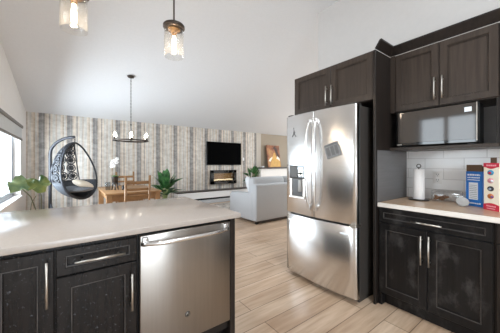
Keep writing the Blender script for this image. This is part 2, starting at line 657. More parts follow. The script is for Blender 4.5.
struct(MB().box((WL, WB, 0), (5.64, WB + 0.15, RZ0 + 0.02)).build('wall_back', 'paper'))
struct(MB().box((5.64, WB - 0.02, 0), (5.86, WB + 0.15, RZ0 + 0.02)).build('trim_1', 'greige'))
struct(MB().box((5.86, WB, 0), (WR, WB + 0.15, RZ0 + 0.02)).build('wall_landing', 'taupe'))
struct(MB().box((5.60, 6.86, 0), (WR, 6.98, 1.06)).build('wall_ledge', 'wall'))
struct(MB().box((5.56, 6.80, 1.06), (WR, 7.06, 1.105), 0.006).build('trim_2', 'shelf_dark'))
struct(MB().box((WK, YR, 0), (WK + 0.13, KE, RZ1 + 0.01)).build('wall_kitchen', 'wall_darkened'))
struct(MB().box((WK + 0.13, KE - 0.14, 0), (WR, KE, RZ1 + 0.01)).build('wall_hall', 'wall'))
mb = MB()
for y0, y1, z0, z1 in ((KE, 3.0, 0, 3.4), (6.4, WB, 0, 2.5), (3.0, 6.4, 0, 0.4), (3.0, 6.4, 2.3, 2.5)):
    mb.prism([(y0, z0), (y1, z0), (y1, max(z1, ceil_z(y1) + 0.01) if z1 > 2.4 else z1), (y0, max(z1, ceil_z(y0) + 0.01) if z1 > 2.4 else z1)],
             WR, WR + 0.15, lambda a, b, d: (d, a, b))
struct(mb.build('wall_right', 'wall'))
mb = MB()
mb.box((WL - T, YR - 0.15, 0), (-0.65, YR, RZ1)).box((0.9, YR - 0.15, 0), (WK + 0.13, YR, RZ1)).box((-0.65, YR - 0.15, 2.3), (0.9, YR, RZ1))
struct(mb.build('wall_rear', 'wall'))
struct(MB().box((WK - 0.012, -0.5, 0.916), (WK - 0.001, 1.066, 1.388)).build('wall_backsplash', 'tile'))
struct(MB().box((2.225, 1.0648, 0.917), (WK - 0.013, 1.0678, 1.387)).build('trim_3', 'splash_grey'))
struct(MB().box((WL, WB - 0.015, 0), (5.6, WB, 0.11), 0.004).build('baseboard_back', 'trim'))
struct(MB().box((WL, 2.5, 0), (WL + 0.015, WB - 0.02, 0.11), 0.004).build('baseboard_left', 'trim'))
struct(MB().box((5.62, 6.845, 0), (WR, 6.86, 0.1), 0.004).build('baseboard_ledge', 'trim'))

# dining window
win = struct(thing('window_1', None, None, (WL, 5.35, w1[2])))
L = (WL, 5.35, w1[2])
y0, y1, z0, z1 = w1
mb = MB()
for a, b in (((-0.17, y0, z0), (-0.10, y0 + 0.05, z1)), ((-0.17, y1 - 0.05, z0), (-0.10, y1, z1)), ((-0.17, y0, z0), (-0.10, y1, z0 + 0.05)),
             ((-0.17, y0, z1 - 0.05), (-0.10, y1, z1))):
    wbox(mb, L, (WL + a[0], a[1], a[2]), (WL + b[0], b[1], b[2]), 0.004)
mb.build('window_frame', 'vinyl', win)
for s0, s1, dx in ((y0 + 0.05, 5.42, 0.0), (5.36, y1 - 0.05, 0.02)):
    mb = MB()
    xa, xb = WL - 0.165 + dx, WL - 0.13 + dx
    for a, b in (((s0, z0 + 0.05), (s0 + 0.055, z1 - 0.05)), ((s1 - 0.055, z0 + 0.05), (s1, z1 - 0.05)), ((s0, z0 + 0.05), (s1, z0 + 0.11)),
                 ((s0, z1 - 0.11), (s1, z1 - 0.05))):
        wbox(mb, L, (xa, a[0], a[1]), (xb, b[0], b[1]), 0.003)
    sash = mb.build('window_sash', 'vinyl', win)
    wbox(MB(), L, (xa + 0.014, s0 + 0.05, z0 + 0.1), (xa + 0.018, s1 - 0.05, z1 - 0.1)).build('window_pane', 'pane', sash)
wbox(MB(), L, (WL - 0.10, y0, z0 - 0.002), (WL + 0.03, y1, z0 + 0.02), 0.004).build('window_sill', 'trim', win)
# sink window (left of the frame, seen only in reflections)
win2 = struct(thing('window_2', None, None, (WL, 1.48, w2[2])))
L = (WL, 1.48, w2[2])
mb = MB()
y0, y1, z0, z1 = w2
for a, b in (((y0, z0), (y0 + 0.05, z1)), ((y1 - 0.05, z0), (y1, z1)), ((y0, z0), (y1, z0 + 0.05)), ((y0, z1 - 0.05), (y1, z1)), ((1.44, z0), (1.5, z1))):
    wbox(mb, L, (WL - 0.12, a[0], a[1]), (WL - 0.06, b[0], b[1]), 0.004)
mb.build('window_frame', 'vinyl', win2)

# roller blind over the dining window
L = (WL + 0.03, 5.35, 1.72)
bl = thing('roller_blind', 'grey roller blind half drawn over the dining window', 'blind', L)
wbox(MB(), L, (WL + 0.002, 4.0, 1.945), (WL + 0.04, 6.47, 2.0), 0.006).build('valance', 'blind_bar', bl)
wbox(MB(), L, (WL + 0.016, 4.03, 1.74), (WL + 0.020, 6.45, 1.95)).build('shade_fabric', 'blind', bl)
wbox(MB(), L, (WL + 0.006, 4.03, 1.70), (WL + 0.030, 6.45, 1.745), 0.006).build('bottom_bar', 'blind_bar', bl)


# ------------------------------------------------------------------ cabinetry
def PK(loc, X):                       # run against the kitchen wall, facing -X: a = world y
    l = Vector(loc)
    return lambda a, z, d: (X - d - l.x, a - l.y, z - l.z)


def PP(loc, Y):                       # peninsula, facing -Y: a = world x
    l = Vector(loc)
    return lambda a, z, d: (a - l.x, Y - d - l.y, z - l.z)


def bar_handle(P, a0, z0, a1, z1, d, parent, r=0.006, off=0.032, name='handle', mat='nickel'):
    mb = MB()
    v = Vector((a1 - a0, z1 - z0))
    u = v.normalized()
    mb.tube([P(a0, z0, d + off), P((a0 + a1) / 2, (z0 + z1) / 2, d + off + 0.002), P(a1, z1, d + off)], r, 10)
    for s in (0.14, 0.86):
        a, z = a0 + v.x * s, z0 + v.y * s
        mb.tube([P(a, z, d - 0.001), P(a, z, d + off)], r * 0.8, 8)
    return mb.build(name, mat, parent)


def bead(P, a0, a1, z0, z1, d1, fw, parent):
    """worn raised bead around the recessed panel of a door front"""
    t = MB()
    i, w = fw + 0.002, 0.0035
    for q in (((a0 + i, z0 + i), (a1 - i, z0 + i + w)), ((a0 + i, z1 - i - w), (a1 - i, z1 - i)),
              ((a0 + i, z0 + i + w), (a0 + i + w, z1 - i - w)), ((a1 - i - w, z0 + i + w), (a1 - i, z1 - i - w))):
        t.box(P(*q[0], d1 - 0.013), P(*q[1], d1 - 0.003))
    return t.build('panel_bead', 'worn_edge', parent)


# --- peninsula
PF = 1.46                             # cabinet box face; doors stand 20 mm proud -> 1.44
L = (-0.17, 1.76, 0)
c = thing('base_cabinet', 'black peninsula base cabinet with one tall door, cut by the left frame edge', 'cabinet', L)
mb = MB()
wbox(mb, L, (-0.296, PF, 0.10), (-0.056, 2.06, 0.882))
wbox(mb, L, (-0.296, PF + 0.06, 0), (-0.056, 2.04, 0.10))
mb.build('body', 'island_wood', c)
P = PP(L, PF)
dr = MB().door(P, -0.292, -0.059, 0.115, 0.862, 0.001, 0.021).build('door', 'island_wood', c)
bead(P, -0.292, -0.059, 0.115, 0.862, 0.021, 0.055, dr)
bar_handle(P, -0.084, 0.618, -0.084, 0.822, 0.02, dr)

L = (0.12, 1.76, 0)
c = thing('base_cabinet', 'black peninsula cabinet with a drawer over a door, left of the dishwasher', 'cabinet', L)
mb = MB()
wbox(mb, L, (-0.055, PF, 0.10), (0.300, 2.06, 0.882))
wbox(mb, L, (-0.055, PF + 0.06, 0), (0.300, 2.04, 0.10))
mb.build('body', 'island_wood', c)
P = PP(L, PF)
dw = MB().door(P, -0.052, 0.296, 0.737, 0.862, 0.001, 0.021, 0.034).build('drawer', 'island_wood', c)
bead(P, -0.052, 0.296, 0.737, 0.862, 0.021, 0.034, dw)
bar_handle(P, 0.018, 0.797, 0.234, 0.797, 0.02, dw)
dr = MB().door(P, -0.052, 0.296, 0.115, 0.730, 0.001, 0.021).build('door', 'island_wood', c)
bead(P, -0.052, 0.296, 0.115, 0.730, 0.021, 0.055, dr)
bar_handle(P, 0.266, 0.483, 0.266, 0.678, 0.02, dr)

# corner cabinet that carries the worktop to the left wall (out of frame)
L = (-0.53, 1.76, 0)
c = thing('base_cabinet', 'black corner base cabinet against the left wall under the peninsula worktop', 'cabinet', L)
mb = MB()
wbox(mb, L, (WL + 0.002, PF, 0.10), (-0.298, 2.06, 0.882))
wbox(mb, L, (WL + 0.002, PF + 0.06, 0), (-0.298, 2.04, 0.10))
mb.build('body', 'island_wood', c)
MB().door(PP(L, PF), WL + 0.01, -0.302, 0.115, 0.862, 0.001, 0.021).build('door', 'island_wood', c)

L = (0.6, 1.76, 0)
d = thing('dishwasher', 'stainless steel dishwasher with a bowed bar handle in the peninsula', 'dishwasher', L)
mb = MB()
wbox(mb, L, (0.304, 1.47, 0.105), (0.896, 2.05, 0.876))
mb.build('body', 'black', d)
P = PP(L, 1.46)
mb = MB()
mb.box(P(0.309, 0.178, 0.0), P(0.893, 0.866, 0.028), 0.006, 2)
door = mb.build('door', 'steel_h', d)
mb = MB()
pts = [P(0.318 + 0.55 * t, 0.822, 0.028 + 0.052 * (1 - (2 * t - 1) ** 4) + 0.004) for t in [k / 20 for k in range(21)]]
mb.tube(pts, 0.013, 12)
mb.box(P(0.318, 0.806, 0.02), P(0.352, 0.858, 0.046), 0.006, 2)
mb.box(P(0.836, 0.806, 0.02), P(0.870, 0.858, 0.046), 0.006, 2)
mb.build('handle', 'steel', d)
mb = MB()
R90 = Matrix.Rotation(PI / 2, 4, 'X')
mb.lathe([(0.0, 0), (0.0155, 0), (0.017, 0.001), (0.017, 0.002), (0.0, 0.003)], P(0.585, 0.335, 0.0275), 24, R90)
bd = mb.build('badge', 'fridge_side', d)
mb = MB()
mb.tube([P(0.585 + 0.0125 * math.cos(a), 0.335 + 0.0125 * math.sin(a), 0.0312) for a in [2 * PI * k / 20 for k in range(20)]], 0.0007, 5, True)
mb.tube([P(0.581 + 0.004 * math.cos(a), 0.336 + 0.005 * math.sin(a), 0.0312) for a in [0.4 + 5.0 * k / 14 for k in range(15)]], 0.0007, 5)
mb.tube([P(0.590 - 0.003 * math.sin(a * 2), 0.335 + 0.006 * math.cos(a), 0.0312) for a in [PI * k / 12 for k in range(13)]], 0.0007, 5)
mb.build('emblem', 'nickel', bd)
mb = MB()
wbox(mb, L, (0.306, 1.53, 0.004), (0.894, 1.56, 0.105))
wbox(mb, L, (0.306, 1.462, 0.14), (0.894, 1.475, 0.172))
mb.build('toe_kick', 'black', d)

o = wbox(MB(), (0, 0, 0), (0.898, 1.44, 0.0), (0.940, 2.08, 0.882), 0.003).build('end_panel', 'espresso')
tag(o, 'dark wood end panel right of the dishwasher under the worktop corner', 'panel')
o = wbox(MB(), (0, 0, 0), (WL + 0.002, 1.418, 0.883), (0.976, 2.455, 0.915), 0.004, 2).build('worktop', 'quartz')
tag(o, 'pale quartz worktop on the peninsula, rounded front edge', 'worktop')
mb = MB()
rnd = random.Random(3)


def crumple(u, v):
    r = 0.040 * (math.sin(PI * v) ** 0.6) * (1 + 0.35 * rnd.uniform(-1, 1)) if 0 < v < 1 else 0.0005
    a = 2 * PI * u
    return (r * math.cos(a), r * 0.6 * math.sin(a), 0.075 * v)


mb.grid(crumple, 14, 8, wrap=True)
o = mb.build('plastic_bag', 'bag')
o.location = (0.83, 1.49, 0.002)
tag(o, 'white crumpled plastic bag on the floor under the dishwasher door', 'bag')

# --- kitchen run: base cabinet
KF = 2.26
L = (2.56, 0.69, 0)
c = thing('base_cabinet', 'worn black base cabinet with two doors and a wide drawer, right of the refrigerator', 'cabinet', L)
mb = MB()
wbox(mb, L, (KF, 0.318, 0.10), (WK - 0.002, 1.064, 0.876))
wbox(mb, L, (KF + 0.045, 0.318, 0), (WK - 0.01, 1.064, 0.10))
mb.build('body', 'black_wood', c)
wbox(MB(), L, (KF - 0.018, 1.034, 0.0), (KF + 0.05, 1.066, 0.105), 0.002).build('foot', 'black_wood', c)
P = PK(L, KF)
dw = MB().door(P, 0.325, 1.058, 0.742, 0.866, 0.001, 0.021, 0.034).build('drawer', 'black_wood', c)
bead(P, 0.325, 1.058, 0.742, 0.866, 0.021, 0.034, dw)
bar_handle(P, 0.592, 0.795, 0.796, 0.795, 0.02, dw)
dr = MB().door(P, 0.694, 1.058, 0.112, 0.735, 0.001, 0.021).build('door', 'black_wood', c)
bead(P, 0.694, 1.058, 0.112, 0.735, 0.021, 0.055, dr)
bar_handle(P, 0.726, 0.468, 0.726, 0.695, 0.02, dr)
dr = MB().door(P, 0.325, 0.690, 0.112, 0.735, 0.001, 0.021).build('door', 'black_wood', c)
bead(P, 0.325, 0.690, 0.112, 0.735, 0.021, 0.055, dr)
bar_handle(P, 0.673, 0.466, 0.673, 0.702, 0.02, dr)

L = (2.56, 0.0, 0)
c = thing('base_cabinet', 'black base cabinet cut off by the right frame edge', 'cabinet', L)
mb = MB()
wbox(mb, L, (KF - 0.0, -0.36, 0.10), (WK - 0.002, 0.316, 0.876))
wbox(mb, L, (KF + 0.045, -0.36, 0), (WK - 0.01, 0.316, 0.10))
mb.build('body', 'espresso', c)
P = PK(L, KF)
MB().door(P, -0.35, 0.308, 0.742, 0.866, 0.001, 0.021, 0.034).build('drawer', 'espresso', c)
MB().door(P, -0.35, 0.308, 0.112, 0.735, 0.001, 0.021).build('door', 'espresso', c)

L = (2.55, 0.35, 0.877)
c = thing('worktop', 'tan stone worktop with a pale front edge below the microwave', 'worktop', L)
wbox(MB(), L, (2.236, -0.36, 0.877), (WK - 0.002, 1.064, 0.915), 0.002).build('slab', 'laminate', c)
wbox(MB(), L, (2.220, -0.36, 0.878), (2.236, 1.064, 0.9145), 0.003).build('front_edge', 'counter_edge', c)

# --- tall side panels around the refrigerator
o = wbox(MB(), (0, 0, 0), (2.195, 1.068, 0.0), (WK - 0.002, 1.090, 2.288), 0.002).build('side_panel', 'espresso')
tag(o, 'tall dark wood panel between the refrigerator and the worktop', 'panel')
o = wbox(MB(), (0, 0, 0), (2.215, 2.032, 0.0), (WK - 0.002, 2.052, 2.288), 0.002).build('side_panel', 'espresso')
tag(o, 'dark wood panel on the far side of the refrigerator', 'panel')

L = (2.54, 1.56, 1.845)
c = thing('wall_cabinet', 'dark brown two door cabinet above the refrigerator', 'cabinet', L)
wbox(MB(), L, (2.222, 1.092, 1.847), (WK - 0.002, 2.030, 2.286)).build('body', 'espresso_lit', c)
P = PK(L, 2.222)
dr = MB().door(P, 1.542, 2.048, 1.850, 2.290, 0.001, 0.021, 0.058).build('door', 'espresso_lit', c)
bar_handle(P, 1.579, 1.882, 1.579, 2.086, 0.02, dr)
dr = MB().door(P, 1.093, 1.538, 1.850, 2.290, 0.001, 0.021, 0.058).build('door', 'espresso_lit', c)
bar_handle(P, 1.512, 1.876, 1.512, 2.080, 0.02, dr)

# --- wall cabinet over the microwave with open niche
L = (2.68, 0.69, 1.39)
c = thing('wall_cabinet', 'dark brown two door cabinet above the microwave', 'cabinet', L)
mb = MB()
wbox(mb, L, (2.50, 0.326, 1.748), (WK - 0.002, 1.066, 2.288))
wbox(mb, L, (2.482, 1.024, 1.748), (2.50, 1.066, 2.288))
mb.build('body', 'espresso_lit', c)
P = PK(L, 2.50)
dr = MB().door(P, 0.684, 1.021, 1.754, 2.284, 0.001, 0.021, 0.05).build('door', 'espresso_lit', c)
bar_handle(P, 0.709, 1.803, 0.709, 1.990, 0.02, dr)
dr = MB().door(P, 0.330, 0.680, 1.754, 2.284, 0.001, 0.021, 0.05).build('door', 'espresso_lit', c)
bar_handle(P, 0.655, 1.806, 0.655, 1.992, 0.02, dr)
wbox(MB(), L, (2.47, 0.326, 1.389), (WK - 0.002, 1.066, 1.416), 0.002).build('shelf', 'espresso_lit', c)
wbox(MB(), L, (2.50, 0.326, 1.417), (WK - 0.02, 0.344, 1.747)).build('side_panel', 'espresso', c)
wbox(MB(), L, (2.852, 0.345, 1.417), (2.866, 1.066, 1.747)).build('back_panel', 'interior', c)

# cabinets beyond the right frame edge
L = (2.68, -0.02, 1.39)
c = thing('wall_cabinet', 'dark wall cabinet cut off by the right frame edge', 'cabinet', L)
wbox(MB(), L, (2.50, -0.36, 1.39), (WK - 0.002, 0.322, 2.288)).build('body', 'espresso', c)
MB().door(PK(L, 2.50), -0.355, 0.319, 1.395, 2.284, 0.001, 0.021, 0.05).build('door', 'espresso', c)

# crown moulding: front length plus mitred return along the tall panel
mb = MB()
t = bmesh.new()
prof = [(0.0, 2.290), (-0.012, 2.292), (-0.050, 2.352), (-0.050, 2.366), (-0.035, 2.366), (0.010, 2.300)]   # outwards offset, z
xf, yp = 2.482, 1.066
paths = []
for off, z in prof:
    paths.append([t.verts.new((xf + off, -0.36, z)), t.verts.new((xf + off, yp + off, z)), t.verts.new((2.196, yp + off, z))])
n = len(prof)
for k in range(n):
    A, B = paths[k], paths[(k + 1) % n]
    for s in range(2):
        t.faces.new((A[s], A[s + 1], B[s + 1], B[s]))
t.faces.new([p[0] for p in paths])
t.faces.new([p[2] for p in reversed(paths)])
mb._merge(t)
o = mb.build('crown_moulding', 'espresso')
tag(o, 'flared black crown moulding along the top of the microwave cabinet', 'moulding')

# ------------------------------------------------------------------ refrigerator
L = (2.42, 1.577, 0)
f = thing('refrigerator', 'stainless steel french door refrigerator with a bottom freezer drawer', 'refrigerator', L)
FY0, FY1, FX = 1.152, 2.004, 2.022
mb = MB()
wbox(mb, L, (2.085, FY0 + 0.004, 0.045), (2.80, FY1 - 0.004, 1.79), 0.006)
wbox(mb, L, (2.11, FY0 + 0.02, 0.0), (2.78, FY1 - 0.02, 0.05))
mb.build('body', 'fridge_side', f)


def bow(y):
    return FX - 0.036 * (1 - ((y - (FY0 + FY1) / 2) / ((FY1 - FY0) / 2)) ** 2)


def bowed_slab(y0, y1, z0, z1, holes=None):
    mb = MB()
    t = bmesh.new()
    N = 14
    e = 0.006
    ys = [y0 + (y1 - y0) * k / N for k in range(N + 1)]
    # cross-section outline with softened corners
    out = [(2.078, y0), (bow(y0) + e, y0)] + [(bow(y), min(max(y, y0 + e), y1 - e)) for y in ys] + [(bow(y1) + e, y1), (2.078, y1)]
    rings = []
    for z, ins in ((z0, e), (z0 + e, 0), (z1 - e, 0), (z1, e)):
        rings.append([t.verts.new((x + (ins if x < 2.07 else 0) - L[0], y - L[1], z)) for x, y in out])
    n = len(out)
    for A, B in zip(rings, rings[1:]):
        for k in range(n):
            t.faces.new((A[k], A[(k + 1) % n], B[(k + 1) % n], B[k]))
    t.faces.new(list(reversed(rings[0])))
    t.faces.new(rings[-1])
    for fc in t.faces:
        fc.smooth = len(fc.verts) == 4
    me = bpy.data.meshes.new('tmp')
    t.to_mesh(me)
    t.free()
    mb.bm.from_mesh(me)
    return mb


fz = bowed_slab(FY0, FY1, 0.055, 0.700).build('freezer_drawer', 'steel', f)
dl = bowed_slab(1.592, FY1, 0.716, 1.800).build('door', 'steel', f)
dr = bowed_slab(FY0, 1.585, 0.716, 1.800).build('door', 'steel', f)
for dd, yy, s in ((dl, 1.628, 1), (dr, 1.548, -1)):
    mb = MB()
    pts = []
    for k in range(25):
        q = k / 24
        off = 0.016 + 0.044 * (1 - (2 * q - 1) ** 6)
        pts.append((bow(yy) - off - L[0], yy + s * 0.012 * (1 - (2 * q - 1) ** 2) - L[1], 0.80 + 0.91 * q))
    mb.tube(pts, 0.014, 12)
    for zz in (0.815, 1.695):
        mb.box((bow(yy) - 0.034 - L[0], yy - 0.014 - L[1], zz - 0.025), (bow(yy) + 0.004 - L[0], yy + 0.014 - L[1], zz + 0.025), 0.006, 2)
    mb.build('handle', 'steel', dd)
# water dispenser in the far door
mb = MB()
xs = bow(1.81) - L[0]
yA, yB = 1.700 - L[1], 1.918 - L[1]
xf_ = bow(1.70) - 0.004 - L[0]
mb.box((xf_, yA, 1.10), (xf_ + 0.05, yB, 1.245), 0.004, 2)
dp = mb.build('dispenser', 'fridge_side', dl)
mb = MB()
mb.box((xf_ - 0.002, yA + 0.115, 1.115), (xf_ + 0.01, yB - 0.012, 1.235), 0.003)
mb.build('button_panel', 'print_mid', dp)
mb = MB()
mb.box((xf_ - 0.003, yA + 0.012, 1.115), (xf_ + 0.01, yA + 0.10, 1.235), 0.003)
mb.build('display', 'black_gloss', dp)
mb = MB()
for k in range(3):
    mb.box((xf_ - 0.005, yA + 0.02, 1.13 + k * 0.035), (xf_, yA + 0.05, 1.15 + k * 0.035), 0.001)
    mb.box((xf_ - 0.005, yA + 0.062, 1.13 + k * 0.035), (xf_, yA + 0.09, 1.15 + k * 0.035), 0.001)
mb.build('button', 'nickel', dp)
mb = MB()   # recess surround: side, bottom and top rails around a darker cavity
mb.box((xf_, yA, 0.905), (xf_ + 0.04, yA + 0.03, 1.10), 0.004)
mb.box((xf_, yB - 0.03, 0.905), (xf_ + 0.04, yB, 1.10), 0.004)
mb.box((xf_ - 0.012, yA, 0.890), (xf_ + 0.04, yB, 0.912), 0.004)
mb.build('surround', 'nickel', dp)
mb = MB()
mb.box((xf_ + 0.006, yA + 0.03, 0.912), (xf_ + 0.02, yB - 0.03, 1.10))
mb.build('cavity', 'fridge_side', dp)
mb = MB()
mb.box((xf_ - 0.004, yA + 0.045, 0.96), (xf_ + 0.012, yA + 0.095, 1.09), 0.006, 2)
mb.build('paddle', 'lid_grey', dp)
# hinge and small badge
mb = MB()
wbox(mb, L, (1.995, FY0 - 0.012, 0.700), (2.09, FY0 + 0.05, 0.716), 0.003)
mb.build('hinge', 'nickel', f)
for yy in (FY0 + 0.05, FY1 - 0.05):
    mb = MB()
    wbox(mb, L, (2.03, yy - 0.035, 1.79), (2.14, yy + 0.035, 1.815), 0.004)
    mb.build('hinge_cover', 'fridge_side', f)
mb = MB()
wbox(mb, L, (bow(1.95) - 0.003, 1.930, 0.625), (bow(1.95) + 0.004, 1.968, 0.642), 0.001)
mb.build('badge', 'nickel', fz)


def fplate(name, y, z, w, h, tilt, mat, th=0.004, bev=0.001):
    x = bow(y) - th
    mb = MB()
    mb.box((-th / 2, -w / 2, -h / 2), (th / 2, w / 2, h / 2), bev)
    o = mb.build(name, mat)
    slope = (bow(y + 0.05) - bow(y - 0.05)) / 0.1
    o.location = (x, y, z)
    o.rotation_euler = (tilt, 0, -math.atan(slope))
    return o


o = fplate('magnet_card', 1.368, 1.393, 0.150, 0.135, -0.28, 'note', 0.008)
tag(o, 'grey tilted printed card held on the near refrigerator door', 'magnet card')
mb = MB()
mb.box((-0.003, -0.07, 0.045), (0, 0.07, 0.06)).box((-0.003, -0.06, -0.05), (0, -0.03, 0.035)).box((-0.003, -0.02, -0.05), (0, 0.015, 0.035)).box((-0.003, 0.025, -0.05), (0, 0.06, 0.035))
o2 = mb.build('print', 'print_mid', o)
o2.location = (-0.003, 0, 0)
mb = MB()
mb.lathe([(0.0, 0), (0.016, 0), (0.018, 0.003), (0.014, 0.006), (0, 0.007)], (0, 0, 0), 20, Matrix.Rotation(-PI / 2, 4, 'Y') @ Matrix.Diagonal((0.55, 2.3, 1, 1)))
o = mb.build('magnet', 'print_white')
o.location = (bow(1.262) - 0.001, 1.262, 0.625)
tag(o, 'small white oval magnet on the freezer drawer', 'magnet')
# dark leaping-figure sticker: head, torso, spread legs, raised arm with ball
mb = MB()
Ps = lambda a, z, d: (-d, -a, z)
for poly in ([(-0.006, 0.012), (0.006, 0.010), (0.010, -0.012), (-0.006, -0.010)],
             [(-0.006, -0.008), (0.002, -0.012), (-0.026, -0.046), (-0.034, -0.044)],
             [(0.002, -0.010), (0.010, -0.010), (0.030, -0.040), (0.038, -0.036), (0.036, -0.044), (0.026, -0.046)],
             [(-0.004, 0.010), (0.002, 0.013), (0.000, 0.046), (-0.004, 0.046)],
             [(0.004, 0.008), (0.004, 0.002), (0.022, -0.004), (0.022, 0.002)]):
    mb.prism(poly, 0, 0.0015, Ps)
mb.lathe([(0, 0), (0.006, 0), (0.006, 0.0015), (0, 0.0015)], Ps(0.003, 0.019, 0), 12, Matrix.Rotation(-PI / 2, 4, 'Y'))
mb.lathe([(0, 0), (0.006, 0), (0.006, 0.0015), (0, 0.0015)], Ps(-0.003, 0.051, 0), 12, Matrix.Rotation(-PI / 2, 4, 'Y'))
o = mb.build('sticker', 'print_black')
o.location = (bow(1.872) - 0.0005, 1.872, 1.606)
o.rotation_euler = (0, 0, -math.atan((bow(1.92) - bow(1.82)) / 0.1))
tag(o, 'dark leaping figure sticker high on the far refrigerator door', 'sticker')

# ------------------------------------------------------------------ microwave
L = (2.62, 0.715, 1.4165)
m = thing('microwave', 'black microwave oven in the niche under the wall cabinet', 'microwave', L)
mb = MB()
wbox(mb, L, (2.475, 0.432, 1.424), (2.625, 1.006, 1.736), 0.004)
wbox(mb, L, (2.50, 0.46, 1.4168), (2.53, 0.50, 1.426))
wbox(mb, L, (2.50, 0.94, 1.4168), (2.53, 0.98, 1.426))
wbox(mb, L, (2.585, 0.46, 1.4168), (2.61, 0.98, 1.426))
mb.build('body', 'black', m)
wbox(MB(), L, (2.452, 0.436, 1.428), (2.475, 1.004, 1.733), 0.003).build('frame', 'black_gloss', m)
dd = wbox(MB(), L, (2.447, 0.444, 1.452), (2.453, 0.985, 1.728), 0.001).build('door', 'mirror_door', m)
wbox(MB(), L, (2.4445, 0.470, 1.665), (2.4475, 0.512, 1.700)).build('sticker', 'print_white', m)
wbox(MB(), L, (2.4500, 0.955, 1.434), (2.453, 0.995, 1.442)).build('logo', 'nickel', m)
wbox(MB(), L, (2.440, 0.437, 1.440), (2.452, 0.443, 1.730), 0.001).build('door_edge', 'nickel', m)

# ------------------------------------------------------------------ things on the worktop
L = (2.686, 0.897, 0.915)
h = thing('paper_towel_holder', 'dark round paper towel holder on the tan worktop', 'paper towel holder', L)
MB().lathe([(0, 0), (0.082, 0), (0.084, 0.004), (0.08, 0.009), (0.0, 0.010)], n=32).build('base', 'bronze', h)
MB().tube([(0, 0, 0.008), (0, 0, 0.315)], 0.005).build('rod', 'bronze', h)
MB().tube([(0, 0.017 * math.sin(a), 0.326 - 0.017 * math.cos(a)) for a in [2 * PI * k / 20 for k in range(20)]], 0.004, 8, True).build('loop', 'bronze', h)
mb = MB()
mb.lathe([(0.018, 0.0), (0.046, 0.0), (0.0475, 0.003), (0.0475, 0.282), (0.046, 0.285), (0.018, 0.285), (0.018, 0.0)], n=32, cap=False)
o = mb.build('paper_towel_roll', 'paper_white')
o.location = (2.686, 0.897, 0.9262)
tag(o, 'upright white paper towel roll on the dark holder', 'paper towel')

L = (2.745, 0.70, 0.917)
rj = math.atan2(0.2, -0.03)
j = thing('storage_jar', 'clear plastic jar lying on its side on the tan worktop', 'jar', L, rz=math.radians(-78))
RX = Matrix.Rotation(PI / 2, 4, 'Y')
mb = MB()
mb.lathe([(0.0, -0.108), (0.046, -0.108), (0.054, -0.098), (0.054, 0.09), (0.042, 0.115), (0.042, 0.14), (0.039, 0.14), (0.039, 0.116),
          (0.051, 0.088), (0.051, -0.096), (0.044, -0.104), (0.0, -0.104)], (0, 0, 0.055), 28, RX)
mb.build('jar_body', 'plastic', j)
mb = MB()
mb.lathe([(0.0445, 0.108), (0.047, 0.108), (0.047, 0.114), (0.0445, 0.114), (0.0445, 0.108)], (0, 0, 0.055), 28, RX, cap=False)
mb.build('neck_ring', 'plastic', j)
mb = MB()
for k in range(16):
    mb.ball((-0.035 + 0.045 * random.uniform(-1, 1), 0.022 * random.uniform(-1, 1), 0.022 + 0.03 * random.random()), 0.016,
            (1.2, 0.9, 0.8), 1, Matrix.Rotation(random.uniform(0, 3), 4, 'Z'))
o = mb.build('snack_clump', 'nuts')
o.location = L
o.rotation_euler = (0, 0, math.radians(-78))
tag(o, 'clump of brown snacks inside the clear jar lying on the worktop', 'snacks', kind='stuff')
mb = MB()
mb.lathe([(0, 0), (0.040, 0), (0.043, 0.004), (0.043, 0.013), (0.040, 0.016), (0.033, 0.012), (0, 0.012)], (0, 0, 0), 28)
o = mb.build('jar_lid', 'lid_grey')
o.location = (2.585, 0.555, 0.947)
o.rotation_euler = (math.radians(0), math.radians(-48), math.radians(25))
tag(o, 'round white jar lid leaning beside the blue carton', 'lid')


def carton(name, label, loc, w, dpt, hgt, mat, rz, flap=0.0, tilt=0):
    c = thing(name, label, 'carton', loc, rz)
    MB().box((0, -w / 2, 0), (dpt, w / 2, hgt), 0.002).build('box_body', mat, c)
    if flap:
        mb = MB()
        mb.box((0.003, -w / 2 + 0.003, hgt - 0.002), (0.006, w / 2 - 0.003, hgt + flap))
        mb.box((dpt - 0.006, -w / 2 + 0.003, hgt - 0.002), (dpt - 0.003, w / 2 - 0.003, hgt + flap * 0.8))
        mb.build('flap', 'card_brown', c)
    return c


# blue carton, front faces the room
c = carton('carton', 'blue carton with a white label and open brown top flaps', (2.661, 0.498, 0.915), 0.119, 0.06, 0.285, 'card_blue', math.radians(-24), 0.055)
MB().box((-0.0012, -0.030, 0.055), (0.0005, 0.036, 0.195)).build('label_panel', 'print_white', c)
rn = random.Random(5)


def print_row(name, parent, y0, y1, z, h, mat, gap=0.25, x=0.0):
    mb = MB()
    y = y1
    while y - h * 0.4 > y0:
        w = h * rn.uniform(0.55, 1.1)
        mb.box((x - 0.0014, max(y0, y - w), z), (x + 0.0004, y, z + h * rn.uniform(0.75, 1.0)))
        y -= w + h * gap
    return mb.build(name, mat, parent)


for z, h_ in ((0.250, 0.015), (0.230, 0.011), (0.212, 0.008)):
    print_row('lettering', c, -0.046, 0.046, z, h_, 'print_white')
print_row('lettering', c, -0.05, 0.03, 0.020, 0.012, 'print_white')
for k in range(8):
    print_row('fine_print', c, -0.024, 0.030, 0.065 + k * 0.015, 0.005, 'print_grey', x=-0.0012)

